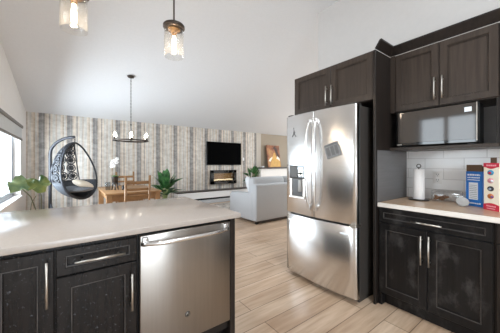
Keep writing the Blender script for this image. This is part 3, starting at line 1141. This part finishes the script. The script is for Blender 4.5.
# red and cream carton
CH = 0.355
c = carton('carton', 'cream and red carton with four round pictures and an open brown flap', (2.529, 0.376, 0.915), 0.114, 0.060, CH, 'card_cream', math.radians(-35), 0.0)
MB().box((0.050, 0.008, CH - 0.004), (0.054, 0.052, CH + 0.042)).build('flap', 'card_brown', c)
Pc = lambda a, z, d: (-d, a, z)
HW = 0.0575
MB().prism([(-HW, CH - 0.044)] + [(-HW + 2 * HW * k / 10, CH - 0.030 - 0.014 * math.cos(PI * (k / 10 - 0.5) * 2) * 0.5 - 0.007) for k in range(11)] + [(HW, CH), (-HW, CH)], -0.0005, 0.001, Pc).build('print_band', 'card_red', c)
MB().prism([(-HW, 0.0), (HW, 0.0), (HW, 0.042)] + [(HW - 2 * HW * k / 10, 0.042 + 0.012 * math.sin(PI * k / 10)) for k in range(11)], -0.0005, 0.001, Pc).build('print_band', 'card_red', c)
print_row('lettering', c, -0.038, 0.034, CH - 0.024, 0.013, 'print_pink', x=-0.001)
print_row('lettering', c, -0.034, 0.034, 0.026, 0.011, 'print_pink', x=-0.001)
print_row('lettering', c, -0.030, 0.030, 0.010, 0.008, 'print_pink', x=-0.001)
RY_ = Matrix.Rotation(-PI / 2, 4, 'Y')
for k, (ma, mb2, zc) in enumerate((('print_teal', 'card_red', 0.283), ('print_pink', 'print_white', 0.222), ('print_black', 'print_grey', 0.162), ('print_orange', 'print_purple', 0.105))):
    mb = MB()
    mb.lathe([(0, 0), (0.024, 0), (0.024, 0.001), (0, 0.001)], (0, 0.004, zc), 20, RY_ @ Matrix.Diagonal((0.8, 1, 1, 1)))
    ic = mb.build('picture', ma, c)
    mb = MB()
    mb.ball((-0.001, 0.010 - 0.016 * (k % 2), zc - 0.003), 0.014, (0.1, 1, 0.8), 1)
    mb.build('motif', mb2, ic)

c = carton('carton', 'narrow navy carton standing between the blue and the cream cartons', (2.700, 0.425, 0.915), 0.050, 0.05, 0.33, 'card_navy', math.radians(-30), 0.0)

# outlet on the backsplash
L = (WK - 0.012, 0.795, 1.13)
o_ = thing('wall_outlet', 'white double outlet on the tiled backsplash', 'outlet', L)
MB().box((-0.006, -0.036, -0.058), (0.0005, 0.036, 0.058), 0.003, 2).build('cover_plate', 'trim', o_)
for dz in (-0.026, 0.026):
    mb = MB()
    mb.box((-0.009, -0.019, dz - 0.018), (-0.005, 0.019, dz + 0.018), 0.004, 2)
    s = mb.build('socket', 'white_ceramic', o_)
    mb = MB()
    mb.box((-0.0096, -0.010, dz - 0.002), (-0.008, -0.006, dz + 0.010)).box((-0.0096, 0.006, dz - 0.002), (-0.008, 0.010, dz + 0.010)).box((-0.0096, -0.003, dz - 0.013), (-0.008, 0.003, dz - 0.007))
    mb.build('slot', 'print_black', s)


# ------------------------------------------------------------------ pendant lamps over the peninsula
def pendant(x, y, zb, label):
    p = thing('pendant_lamp', label, 'pendant lamp', (x, y, zb), group='pendant lamps over the peninsula')
    top = ceil_z(y) - zb
    MB().lathe([(0, top - 0.03), (0.055, top - 0.028), (0.06, top - 0.002), (0, top - 0.001)], n=24).build('canopy', 'bronze', p)
    MB().tube([(0, 0, 0.27), (0, 0, top - 0.02)], 0.007, 8).build('rod', 'bronze', p)
    MB().lathe([(0, 0.232), (0.083, 0.232), (0.085, 0.236), (0.085, 0.252), (0.082, 0.256), (0.02, 0.258), (0.018, 0.278), (0, 0.279)], n=32).build('cap', 'bronze', p)
    MB().lathe([(0.0, 0.231), (0.05, 0.231), (0.048, 0.214), (0.022, 0.206), (0.018, 0.17), (0.0, 0.168)], n=24).build('socket', 'brass', p)
    MB().lathe([(0.0735, 0.0), (0.0755, 0.0), (0.0755, 0.23), (0.0735, 0.23), (0.0735, 0.0)], n=40, cap=False).build('glass_shade', 'pend_glass', p)
    MB().lathe([(0.0, 0.036), (0.010, 0.040), (0.017, 0.060), (0.017, 0.10), (0.013, 0.15), (0.011, 0.17), (0, 0.17)], n=20).build('bulb', 'bulb', p)
    l = bpy.data.lights.new('pendant_glow', 'POINT')
    l.energy = 5
    l.color = (1, 0.82, 0.6)
    l.shadow_soft_size = 0.02
    lo = bpy.data.objects.new('pendant_glow', l)
    COL.objects.link(lo)
    lo.parent = p
    lo.location = (0, 0, 0.02)
    return p


pendant(0.679, 1.95, 2.133, 'glass cylinder pendant lamp hanging over the dishwasher end of the worktop')
pendant(0.021, 1.95, 2.135, 'glass cylinder pendant lamp at top left, cut by the frame')

# ------------------------------------------------------------------ chandelier
CX, CY = 0.924, 5.01
cz = ceil_z(CY)
ZR = 1.69
ch = thing('chandelier', 'round bronze chandelier with candle bulbs above the dining table', 'chandelier', (CX, CY, ZR))
MB().lathe([(0, cz - ZR - 0.035), (0.05, cz - ZR - 0.03), (0.066, cz - ZR - 0.005), (0.0, cz - ZR + 0.0)], n=24).build('canopy', 'bronze', ch)
mb = MB()
z = 0.37
k = 0
while z < cz - ZR - 0.03:
    pl = [(0.008 * math.cos(a), 0, 0.020 * math.sin(a)) for a in [2 * PI * q / 10 for q in range(10)]]
    if k % 2:
        pl = [(y_, x_, z_) for x_, y_, z_ in pl]
    mb.tube([(p_[0], p_[1], p_[2] + z + 0.015) for p_ in pl], 0.0032, 5, True)
    z += 0.031
    k += 1
mb.build('chain', 'bronze', ch)
mb = MB()
mb.tube([(0, 0, -0.02), (0, 0, 0.375)], 0.007, 8)
mb.ball((0, 0, 0.30), 0.016).ball((0, 0, 0.10), 0.030, (1, 1, 0.5)).ball((0, 0, -0.02), 0.016)
mb.build('stem', 'bronze', ch)
mb = MB()
mb.tube([(0.30 * math.cos(a), 0.30 * math.sin(a), 0) for a in [2 * PI * q / 48 for q in range(48)]], 0.011, 8, True)
mb.build('ring', 'bronze', ch)
for q in range(6):
    a = 2 * PI * q / 6 + 0.35
    ca, sa = math.cos(a), math.sin(a)
    arm = MB().tube([(0, 0, -0.005), (0.15 * ca, 0.15 * sa, -0.014), (0.30 * ca, 0.30 * sa, 0.0)], 0.006, 8).build('arm', 'bronze', ch)
    p0 = (0.30 * ca, 0.30 * sa, 0)
    MB().lathe([(0, 0.0), (0.030, 0.008), (0.034, 0.02), (0.012, 0.024), (0.012, 0.055), (0, 0.056)], p0, 16).build('candle_holder', 'bronze', arm)
    MB().lathe([(0.0335, 0.02), (0.035, 0.02), (0.035, 0.15), (0.0335, 0.15), (0.0335, 0.02)], p0, 20, cap=False).build('glass_shade', 'clear', arm)
    MB().lathe([(0, 0.055), (0.010, 0.058), (0.024, 0.085), (0.022, 0.11), (0.008, 0.14), (0, 0.142)], p0, 14).build('bulb', 'bulb2', arm)

# ------------------------------------------------------------------ dining table and chairs
L = (0.94, 5.45, 0)
tb = thing('dining_table', 'honey oak dining table behind the peninsula', 'table', L)
hx, hy = 0.465, 0.73
MB().box((-hx, -hy, 0.715), (hx, hy, 0.75), 0.006, 2).build('tabletop', 'oak', tb)
mb = MB()
for s in (-1, 1):
    mb.box((-hx + 0.06, s * (hy - 0.075) - 0.012, 0.60), (hx - 0.06, s * (hy - 0.075) + 0.012, 0.715))
    mb.box((s * (hx - 0.075) - 0.012, -hy + 0.06, 0.60), (s * (hx - 0.075) + 0.012, hy - 0.06, 0.715))
mb.build('apron', 'oak', tb)
for sx in (-1, 1):
    for sy in (-1, 1):
        cx_, cy_ = sx * (hx - 0.065), sy * (hy - 0.065)
        MB().box((cx_ - 0.045, cy_ - 0.045, 0), (cx_ + 0.045, cy_ + 0.045, 0.715), 0.004).build('leg', 'oak', tb)


def dining_chair(loc, rz, label):
    c = thing('dining_chair', label, 'chair', loc, rz, 'oak chairs at the dining table')
    MB().box((-0.21, -0.20, 0.43), (0.21, 0.21, 0.455), 0.008, 2).build('seat', 'oak_chair', c)
    mb = MB()
    mb.box((-0.19, 0.165, 0.37), (0.19, 0.185, 0.43)).box((-0.19, -0.19, 0.37), (0.19, -0.17, 0.43)).box((-0.19, -0.18, 0.37), (-0.17, 0.18, 0.43)).box((0.17, -0.18, 0.37), (0.19, 0.18, 0.43))
    mb.build('seat_rail', 'oak_chair', c)
    for s in (-1, 1):
        MB().tube([(s * 0.185, -0.185, 0), (s * 0.185, -0.185, 0.44), (s * 0.185, -0.20, 0.62), (s * 0.185, -0.245, 1.06)], 0.02, 8).build('back_post', 'oak_chair', c)
        MB().box((s * 0.185 - 0.02, 0.16, 0), (s * 0.185 + 0.02, 0.2, 0.43), 0.003).build('leg', 'oak_chair', c)
        MB().box((s * 0.185 - 0.01, -0.18, 0.18), (s * 0.185 + 0.01, 0.18, 0.205)).build('stretcher', 'oak_chair', c)
    for z, h_ in ((0.60, 0.035), (0.705, 0.035), (0.81, 0.038), (0.915, 0.05)):
        y = -0.19 - 0.055 * max(0, (z - 0.55)) / 0.5

        def sl(u, v, z=z, h_=h_, y=y):
            return (-0.18 + 0.36 * u, y - 0.018 * math.sin(PI * u), z + h_ * v)
        MB().grid(sl, 8, 1, 0.016, True).build('back_slat', 'oak_chair', c)
    return c


dining_chair((0.915, 4.60, 0), 0, 'oak ladder back chair at the near end of the dining table')
dining_chair((1.06, 6.20, 0), PI, 'oak ladder back chair at the far end of the dining table')


# ------------------------------------------------------------------ leaves and plants
def leaf(mb, base, d, length, width, droop, roll=0.0, nu=8, curl=0.15, tip=1.0):
    base = Vector(base)
    d = Vector(d).normalized()
    side = d.cross(Vector((0, 0, 1)))
    side = side.normalized() if side.length > 1e-3 else Vector((1, 0, 0))
    side = Matrix.Rotation(roll, 3, d) @ side
    nrm = side.cross(d)

    def fn(u, v):
        s = u * length
        p = base + d * s + Vector((0, 0, -droop * length * u * u))
        w = width * 0.5 * (math.sin(PI * min(1, u * 0.97 + 0.03) ** 0.8) ** 0.8) if u < 1 else 0.001
        k = (v - 0.5) * 2
        return p + side * (k * w) + nrm * (curl * w * abs(k)) + nrm * (0.03 * width * math.sin(9 * u + 3 * k))
    mb.grid(fn, nu, 4)


# plant beside the dining table
L = (2.0, 6.4, 0)
p = thing('potted_plant', 'leafy green potted plant on the floor right of the dining table', 'plant', L)
MB().lathe([(0, 0), (0.12, 0), (0.16, 0.30), (0.165, 0.31), (0.145, 0.31), (0.14, 0.28), (0, 0.28)], n=24).build('pot', 'white_ceramic', p)
mb = MB()
ms = MB()
rl = random.Random(11)
for k in range(26):
    a = 2.399 * k + rl.uniform(-0.3, 0.3)
    el = 0.25 + 1.15 * (k / 26) + rl.uniform(-0.1, 0.1)
    hz = 0.40 + 0.30 * (k / 26) + rl.uniform(-0.05, 0.08)
    b = (0.07 * math.cos(a), 0.07 * math.sin(a), hz)
    dvec = (math.cos(a) * math.cos(el), math.sin(a) * math.cos(el), math.sin(el))
    leaf(mb, b, dvec, rl.uniform(0.42, 0.56), rl.uniform(0.15, 0.20), 0.35 * math.cos(el), rl.uniform(-0.5, 0.5))
    ms.tube([(0.02 * math.cos(a), 0.02 * math.sin(a), 0.27), (0.05 * math.cos(a), 0.05 * math.sin(a), 0.27 + (hz - 0.27) * 0.6), b], 0.008, 5)
mb.build('foliage', 'leaf_dark', p)
ms.build('stems', 'pale_stem', p)

# plant behind the sofa
L = (4.86, 6.4, 0)
p = thing('potted_plant', 'dark green potted plant between the sofa and the fireplace wall', 'plant', L)
MB().lathe([(0, 0), (0.13, 0), (0.16, 0.42), (0.14, 0.42), (0.13, 0.38), (0, 0.38)], n=24).build('pot', 'terracotta', p)
mb = MB()
ms = MB()
rl = random.Random(4)
for k in range(34):
    a = 2.399 * k + rl.uniform(-0.4, 0.4)
    el = 0.1 + 1.2 * rl.random()
    hz = 0.55 + 0.45 * rl.random()
    rr = 0.20 * rl.random()
    b = (rr * math.cos(a), rr * math.sin(a), hz)
    dvec = (math.cos(a) * math.cos(el), math.sin(a) * math.cos(el), math.sin(el))
    leaf(mb, b, dvec, rl.uniform(0.22, 0.34), rl.uniform(0.09, 0.13), 0.45 * math.cos(el), rl.uniform(-0.6, 0.6))
    ms.tube([(0, 0, 0.37), (rr * 0.5 * math.cos(a), rr * 0.5 * math.sin(a), hz * 0.75), b], 0.006, 5)
mb.build('foliage', 'leaf_dark', p)
ms.build('stems', 'stem', p)

# tall plant by the window with two broad leaves showing
L = (-0.36, 4.02, 0)
p = thing('potted_plant', 'tall plant with two broad wavy leaves in front of the window', 'plant', L)
MB().lathe([(0, 0), (0.11, 0), (0.14, 0.28), (0.125, 0.28), (0.12, 0.25), (0, 0.25)], n=24).build('pot', 'white_ceramic', p)


def lotus(center, rx, rz_, tilt_x, tilt_y, mat, seed):
    r_ = random.Random(seed)
    ph = [r_.uniform(0, 6) for _ in range(4)]

    def fn(u, v):
        a = 2 * PI * u
        r = v
        rad = 1 + 0.07 * math.sin(2 * a + ph[0]) + 0.05 * math.sin(5 * a + ph[1]) + 0.03 * math.sin(9 * a + ph[3]) - 0.28 * math.exp(-((a - 1.6) / 0.30) ** 2)
        x = rx * r * rad * math.cos(a)
        y = rz_ * r * rad * math.sin(a)
        h_ = 0.035 * r * r * math.sin(4 * a + ph[2]) + 0.018 * r ** 3 * math.sin(9 * a + ph[1]) + 0.03 * r * r - 0.02 * r
        q = Matrix.Rotation(tilt_y, 3, 'Y') @ Matrix.Rotation(tilt_x, 3, 'X') @ Vector((x, y, h_))
        return Vector(center) + q
    mb = MB()
    mb.grid(fn, 48, 8, wrap=True)
    return mb.build('leaf', mat, p)


lotus((-0.120, 0.0, 1.015), 0.118, 0.12, math.radians(50), math.radians(8), 'leaf_lotus', 2)
lotus((0.050, -0.03, 1.005), 0.115, 0.115, math.radians(56), math.radians(-22), 'leaf_lotus2', 5)
mb = MB()
mb.tube([(0.02, 0, 0.24), (0.04, 0.01, 0.6), (-0.03, 0.01, 0.85), (-0.145, 0.0, 1.005)], 0.007, 6)
mb.tube([(0.03, 0, 0.24), (0.07, 0.0, 0.6), (0.07, 0.0, 0.85), (0.045, -0.03, 0.995)], 0.007, 6)
mb.tube([(0.0, 0, 0.24), (-0.05, 0.0, 0.55), (-0.02, 0.0, 0.78), (0.02, 0.02, 0.86)], 0.005, 6)
mb.build('stems', 'stem', p)

# orchid on the table
L = (0.70, 5.32, 0.75)
p = thing('orchid', 'white orchid in a dark pot on the dining table', 'plant', L)
MB().lathe([(0, 0.135), (0.050, 0.135), (0.062, 0.25), (0.064, 0.26), (0.056, 0.26), (0.054, 0.245), (0, 0.245)], n=24).build('pot', 'terracotta', p)
mb = MB()
for k in range(3):
    a = 2 * PI * k / 3 + 0.4
    mb.tube([(0.045 * math.cos(a), 0.045 * math.sin(a), 0.15), (0.05 * math.cos(a), 0.05 * math.sin(a), 0.07), (0.062 * math.cos(a), 0.062 * math.sin(a), 0.001)], 0.012, 8)
mb.lathe([(0, 0.11), (0.06, 0.11), (0.06, 0.135), (0, 0.135)], n=20)
mb.build('pot_stand', 'terracotta', p)
mb = MB()
for k in range(14):
    mb.ball((0.035 * random.uniform(-1, 1), 0.035 * random.uniform(-1, 1), 0.255 + 0.012 * random.random()), 0.018, sub=1)
for k in range(4):
    a = 1.6 * k + 0.3
    leaf(mb, (0, 0, 0.26), (math.cos(a), math.sin(a), 0.5), 0.12, 0.045, 0.4)
mb.build('leaves', 'moss', p)
MB().tube([(0, 0, 0.25), (0.005, 0, 0.36), (-0.005, 0, 0.48), (-0.03, 0, 0.57)], 0.004, 6).build('stem', 'stem', p)
for k, (x, z) in enumerate(((-0.035, 0.56), (0.01, 0.575), (-0.005, 0.52), (-0.05, 0.51), (0.03, 0.53), (-0.02, 0.465), (-0.055, 0.455), (0.035, 0.60))):
    mb = MB()
    for q in range(5):
        a = 2 * PI * q / 5 + 0.3 * k
        mb.ball((x + 0.020 * math.cos(a), -0.01 * (k % 2), z + 0.020 * math.sin(a)), 0.017, (1, 0.35, 1), 1)
    mb.build('blossom', 'white_petal', p)
L = (0.585, 5.36, 0.75)
o = MB().box((-0.04, -0.04, 0), (0.04, 0.04, 0.15), 0.004).build('glass_vase', 'smoke_glass')
o.location = L
tag(o, 'square smoky glass vase left of the orchid on the dining table', 'vase')
o = MB().lathe([(0, 0), (0.022, 0), (0.024, 0.02), (0.022, 0.06), (0.010, 0.075), (0.010, 0.095), (0, 0.096)], n=16).build('bottle', 'black')
o.location = (0.83, 5.25, 0.75)
tag(o, 'small dark bottle right of the orchid on the dining table', 'bottle')

# ------------------------------------------------------------------ hanging egg chair
BX, BY, BZ = 0.095, 6.22, 0.53     # bottom centre of the basket
eg = thing('hanging_egg_chair', 'charcoal rattan egg chair hanging from its curved stand by the window', 'hanging chair', (BX, BY, 0))
fn_ = Vector((0.80, -0.60, 0))
ln_ = Vector((0.60, 0.80, 0))
HB = 1.16


def egg(t_, ph, k=0.85, s=1.0):
    h_ = 0.5 * (1 - math.cos(t_))
    w = 0.50 * math.sin(t_) * (1 + 0.26 * math.cos(t_)) * s
    base = Vector((0, 0, BZ + HB * h_)) + fn_ * (0.20 * (1 - h_) - 0.02)
    return base + ln_ * (w * math.cos(ph)) - fn_ * (k * w * math.sin(ph))


hook = egg(PI, 0)
mb = MB()
post = Vector((-0.33 - BX, 6.50 - BY, 0))
pt = [post + Vector((0, 0, 0.04)), post + Vector((0, 0, 1.0)), post + Vector((0.0, 0, 1.45))]
end = Vector((hook.x, hook.y, 1.80))
for k in range(1, 13):
    q = k / 12
    w = math.sin(q * PI / 2)
    pt.append(post + Vector((0, 0, 1.45)) + (Vector((end.x, end.y, 0)) - Vector((post.x, post.y, 0))) * (1 - math.cos(q * PI / 2)) + Vector((0, 0, 0.36 * w)))
mb.tube(pt, 0.030, 10)
mb.build('stand_post', 'rattan', eg)
mb = MB()
mb.tube([post + Vector((-0.10, 0.1, 0.03)), post + Vector((0.35, -0.52, 0.03))], 0.028, 8)
mb.tube([post + Vector((-0.25, -0.55, 0.03)), post + Vector((0.0, 0, 0.03)), post + Vector((0.6, 0.15, 0.03))], 0.028, 8)
mb.tube([post + Vector((0.0, 0.0, 0.45)), post + Vector((0.10, -0.15, 0.05))], 0.02, 8)
mb.build('stand_base', 'rattan', eg)
mb = MB()
ztop = pt[-1].z - 0.01
z = BZ + HB
while z < ztop:
    mb.tube([(hook.x + 0.010 * math.cos(a), hook.y, z + 0.02 + 0.022 * math.sin(a)) for a in [2 * PI * q / 10 for q in range(10)]], 0.005, 5, True)
    z += 0.032
mb.build('chain', 'rattan', eg)
mb = MB()
rim = [egg(PI * k / 30, 0) for k in range(31)] + [egg(PI * k / 30, PI) for k in range(29, 0, -1)]
mb.tube(rim, 0.019, 8, True)
mb.tube([egg(PI * (0.02 + 0.96 * k / 24), math.radians(44)) for k in range(25)], 0.012, 7)
mb.tube([egg(PI * (0.02 + 0.96 * k / 24), math.radians(118)) for k in range(25)], 0.011, 7)
mb.tube([egg(1.18, math.radians(180 * k / 24)) for k in range(25)], 0.012, 7)
mb.build('frame', 'rattan', eg)
mb = MB()
# ring motifs woven over the back and near side
for row, tt in enumerate((1.36, 1.66, 1.96, 2.26, 2.54, 2.80)):
    w = 0.47 * math.sin(tt) * (1 + 0.2 * math.cos(tt))
    arc = math.radians(132)
    R = 0.082 if row < 5 else 0.06
    cnt = max(2, int(arc * w * 0.85 / (2 * R) + 0.5))
    for k in range(cnt):
        ph0 = math.radians(46) + arc * (k + 0.5 + 0.0 * (row % 2)) / cnt
        hh = 0.5 * HB * math.sin(tt)
        for rr, tr in ((R, 0.011), (R * 0.5, 0.013)):
            mb.tube([egg(tt + rr * math.sin(a) / max(hh, 0.2), ph0 + rr * math.cos(a) / max(w, 0.12)) for a in [2 * PI * q / 16 for q in range(16)]], tr, 5, True)
        for q in range(8):
            a = 2 * PI * q / 8
            mb.tube([egg(tt + rr * math.sin(a) / max(hh, 0.2), ph0 + rr * math.cos(a) / max(w, 0.12)) for rr in (R * 0.0, R)], 0.007, 4)
mb.build('woven_back', 'rattan', eg)
mb = MB()
mb.grid(lambda u, v: egg(0.02 + 1.16 * v, PI * u, 0.93, 0.985), 24, 10, 0.03)
mb.build('basket_base', 'basket_grey', eg)
mb = MB()


def pad(u, v):
    a = 2 * PI * u
    t0 = 0.95
    c0 = (egg(t0, 0) + egg(t0, PI)) / 2
    r = math.sin(PI * v) ** 0.5 if 0 < v < 1 else 0.001
    x = 0.33 * r * math.cos(a)
    y = r * (0.30 * math.sin(a)) - 0.12
    return Vector((c0.x, c0.y, BZ + 0.20 - 0.06 * math.cos(PI * v))) + ln_ * x + fn_ * y


mb.grid(pad, 24, 8, wrap=True)
mb.build('seat_cushion', 'cushion', eg)


def pillow_mesh(w, h_, t_):
    mb = MB()

    def top(sgn):
        def f_(u, v):
            a, b = u * 2 - 1, v * 2 - 1
            pin = 1 - 0.10 * (a * a) * (b * b)
            e = max(0.0, (1 - a ** 4) * (1 - b ** 4)) ** 0.6
            return (w / 2 * a * pin, h_ / 2 * b * pin, sgn * t_ / 2 * e)
        return f_
    mb.grid(top(1), 10, 10)
    mb.grid(top(-1), 10, 10)
    bmesh.ops.remove_doubles(mb.bm, verts=mb.bm.verts, dist=1e-4)
    return mb


o = pillow_mesh(0.36, 0.30, 0.12).build('throw_pillow', 'pillow')
pc = Vector((BX, BY, 0)) + fn_ * 0.14 + ln_ * 0.02
o.location = (pc.x, pc.y, BZ + 0.30)
o.rotation_euler = (math.radians(18), math.radians(14), math.radians(35))
tag(o, 'cream pillow on the grey seat of the egg chair', 'pillow')

# ------------------------------------------------------------------ living room
L = (4.245, WB, 1.20)
tv = thing('television', 'black flat television on the striped wall', 'television', L)
mb = MB()
wbox(mb, L, (3.565, WB - 0.055, 1.20), (4.925, WB - 0.02, 1.975), 0.004)
mb.build('casing', 'black', tv)
wbox(MB(), L, (3.575, WB - 0.058, 1.212), (4.915, WB - 0.054, 1.967)).build('screen', 'screen', tv)
wbox(MB(), L, (4.0, WB - 0.022, 1.4), (4.5, WB - 0.001, 1.8)).build('wall_mount', 'black', tv)

L = (4.22, WB, 0.57)
fp = thing('electric_fireplace', 'black framed electric fireplace on the wall below the television', 'fireplace', L)
mb = MB()
fx0, fx1, fz0, fz1 = 3.71, 4.70, 0.565, 1.03
for a, b in (((fx0, fz0), (fx1, fz0 + 0.10)), ((fx0, fz1 - 0.10), (fx1, fz1)), ((fx0, fz0), (fx0 + 0.10, fz1)), ((fx1 - 0.12, fz0), (fx1, fz1))):
    wbox(mb, L, (a[0], WB - 0.09, a[1]), (b[0], WB - 0.001, b[1]), 0.004)
mb.build('frame', 'black_gloss', fp)
wbox(MB(), L, (fx0 + 0.09, WB - 0.012, fz0 + 0.09), (fx1 - 0.11, WB - 0.002, fz1 - 0.09)).build('firebox', 'brass', fp)
mb = MB()
for k in range(16):
    mb.ball((-0.37 + k * 0.047 - 0.02, -0.045, 0.125 + 0.02 * random.random()), 0.028, (1, 0.7, 0.8), 1)
mb.build('ember_bed', 'flame', fp)
wbox(MB(), L, (fx0 + 0.1, WB - 0.075, fz0 + 0.1), (fx1 - 0.12, WB - 0.071, fz1 - 0.1)).build('glass_front', 'clear', fp)

o = MB().box((-0.035, -0.008, -0.058), (0.035, 0, 0.058), 0.003, 2).build('switch_plate', 'trim')
o.location = (5.05, WB, 1.41)
tag(o, 'small white switch plate on the striped wall right of the television', 'switch plate')

# floating low bench under the fireplace
L = (3.7, WB - 0.2, 0.15)
b = thing('media_bench', 'long low white bench with a dark top along the striped wall', 'bench', L)
wbox(MB(), L, (2.50, 6.86, 0.175), (5.50, WB - 0.016, 0.375), 0.003).build('body', 'trim', b)
wbox(MB(), L, (2.47, 6.84, 0.375), (5.52, WB - 0.016, 0.402), 0.004).build('bench_top', 'shelf_dark', b)
wbox(MB(), L, (2.56, 6.92, 0.115), (5.44, WB - 0.05, 0.175)).build('shadow_gap', 'black', b)  # black box stands in for the shade between bench and floor
wbox(MB(), L, (2.52, 6.88, 0.002), (5.48, WB - 0.03, 0.115)).build('plinth', 'sofa', b)

mb = MB()
mb.box((2.6, 4.98, 0.001), (4.7, 6.60, 0.016), 0.005)
o = mb.build('area_rug', 'rug')
tag(o, 'mottled grey rug in front of the sofa', 'rug')

# sofa, its back turned to the kitchen
L = (4.06, 4.42, 0)
SX0, SX1, SY0, SY1 = 3.06, 5.06, 3.90, 4.92
s = thing('sofa', 'pale grey sofa with its back to the kitchen', 'sofa', L)
wbox(MB(), L, (SX0 + 0.02, SY0 + 0.02, 0.06), (SX1 - 0.02, SY1 - 0.03, 0.30), 0.02, 2).build('base', 'sofa', s)
wbox(MB(), L, (SX0, SY0, 0.055), (SX1, SY0 + 0.20, 0.82), 0.035, 3).build('backrest', 'sofa', s)
for a, b2 in ((SX0 - 0.006, SX0 + 0.20), (SX1 - 0.20, SX1 + 0.006)):
    mb = MB()
    l = Vector(L)
    prof = [(SY0 + 0.13, 0.055), (SY1, 0.055), (SY1, 0.54), (SY1 - 0.05, 0.595), (SY0 + 0.45, 0.615), (SY0 + 0.22, 0.64), (SY0 + 0.13, 0.66)]
    t = bmesh.new()
    A = [t.verts.new((a - l.x, y - l.y, z)) for y, z in prof]
    B = [t.verts.new((b2 - l.x, y - l.y, z)) for y, z in prof]
    n = len(prof)
    t.faces.new(A)
    t.faces.new(list(reversed(B)))
    for k in range(n):
        t.faces.new((A[k], B[k], B[(k + 1) % n], A[(k + 1) % n]))
    bmesh.ops.bevel(t, geom=list(t.edges), offset=0.025, segments=3, profile=0.5, affect='EDGES')
    mb._merge(t, True)
    mb.build('armrest', 'sofa', s)
for k in range(2):
    xa = SX0 + 0.21 + k * 0.79
    wbox(MB(), L, (xa, SY0 + 0.20, 0.30), (xa + 0.785, SY1 + 0.01, 0.46), 0.04, 3).build('seat_cushion', 'sofa', s)
    mb = MB()
    xa2 = SX0 + 0.06 + k * 0.94
    mb.box((-0.47, -0.12, -0.27), (0.47, 0.12, 0.27), 0.08, 4, Matrix.Translation((xa2 + 0.47 - L[0], SY0 + 0.27 - L[1], 0.69)) @ Matrix.Rotation(math.radians(-8), 4, 'X'))
    mb.build('back_cushion', 'sofa', s)
for x in (SX0 + 0.06, SX1 - 0.06):
    for y in (SY0 + 0.06, SY1 - 0.08):
        wbox(MB(), L, (x - 0.03, y - 0.03, 0.0), (x + 0.03, y + 0.03, 0.06)).build('foot', 'black', s)
wbox(MB(), L, (SX0 + 0.08, SY0 + 0.012, 0.025), (SX1 - 0.08, SY0 + 0.03, 0.06)).build('bottom_rail', 'shelf_dark', s)
o = pillow_mesh(0.46, 0.46, 0.15).build('throw_pillow', 'sofa_light')
o.location = (SX0 + 0.22, SY0 + 0.50, 0.74)
o.rotation_euler = (math.radians(74), math.radians(-6), math.radians(62))
tag(o, 'off-white square pillow leaning in the near left corner of the sofa', 'pillow')

# painting leaning on the ledge
pw, ph_ = 0.66, 0.86
pa = thing('canvas_painting', 'abstract brown and gold canvas leaning on the dark ledge', 'painting', (6.36, 6.93, 1.106))
tilt = Matrix.Rotation(math.radians(-9), 4, 'X')
mb = MB()
mb.box((-pw / 2, 0, 0), (pw / 2, 0.03, ph_), 0.003, 1, tilt)
mb.build('canvas', 'paint_art', pa)
Pq = lambda a, z, d: tilt @ Vector((a, -d, z))
mb = MB()
mb.prism([(-0.24, 0.02), (0.31, 0.02), (0.31, 0.20), (0.24, 0.34), (0.16, 0.36), (0.06, 0.58), (0.0, 0.56), (-0.12, 0.30)], -0.001, 0.002, Pq)
mb.build('gold_field', 'gold_art', pa)
mb = MB()
mb.prism([(-0.30, 0.24), (-0.20, 0.22), (-0.10, 0.34), (-0.08, 0.42), (-0.22, 0.33)], -0.001, 0.003, Pq)
mb.prism([(0.12, 0.34), (0.22, 0.30), (0.30, 0.24), (0.28, 0.36), (0.18, 0.44)], -0.001, 0.003, Pq)
mb.build('white_stroke', 'white_art', pa)
mb = MB()
mb.prism([(0.02, 0.78), (0.12, 0.82), (0.30, 0.40), (0.28, 0.36), (0.18, 0.48), (0.10, 0.62)], -0.001, 0.0025, Pq)
mb.build('dark_stroke', 'dark_art', pa)
o = MB().lathe([(0, 0), (0.04, 0), (0.065, 0.05), (0.06, 0.05), (0.037, 0.006), (0, 0.006)], n=20).build('bowl', 'white_ceramic')
o.location = (5.72, 6.90, 1.105)
tag(o, 'small white bowl at the left end of the dark ledge', 'bowl')

# things that come in sets
for o in list(COL.objects):
    if o.parent is None and 'category' in o and 'group' not in o:
        base = o.name.split('.')[0]
        g = {'carton': 'cartons on the tan worktop', 'base_cabinet': 'kitchen base cabinets', 'wall_cabinet': 'kitchen wall cabinets',
             'side_panel': 'tall panels beside the refrigerator', 'potted_plant': 'potted plants on the floor',
             'throw_pillow': 'loose pillows'}.get(base)
        if g:
            o['group'] = g
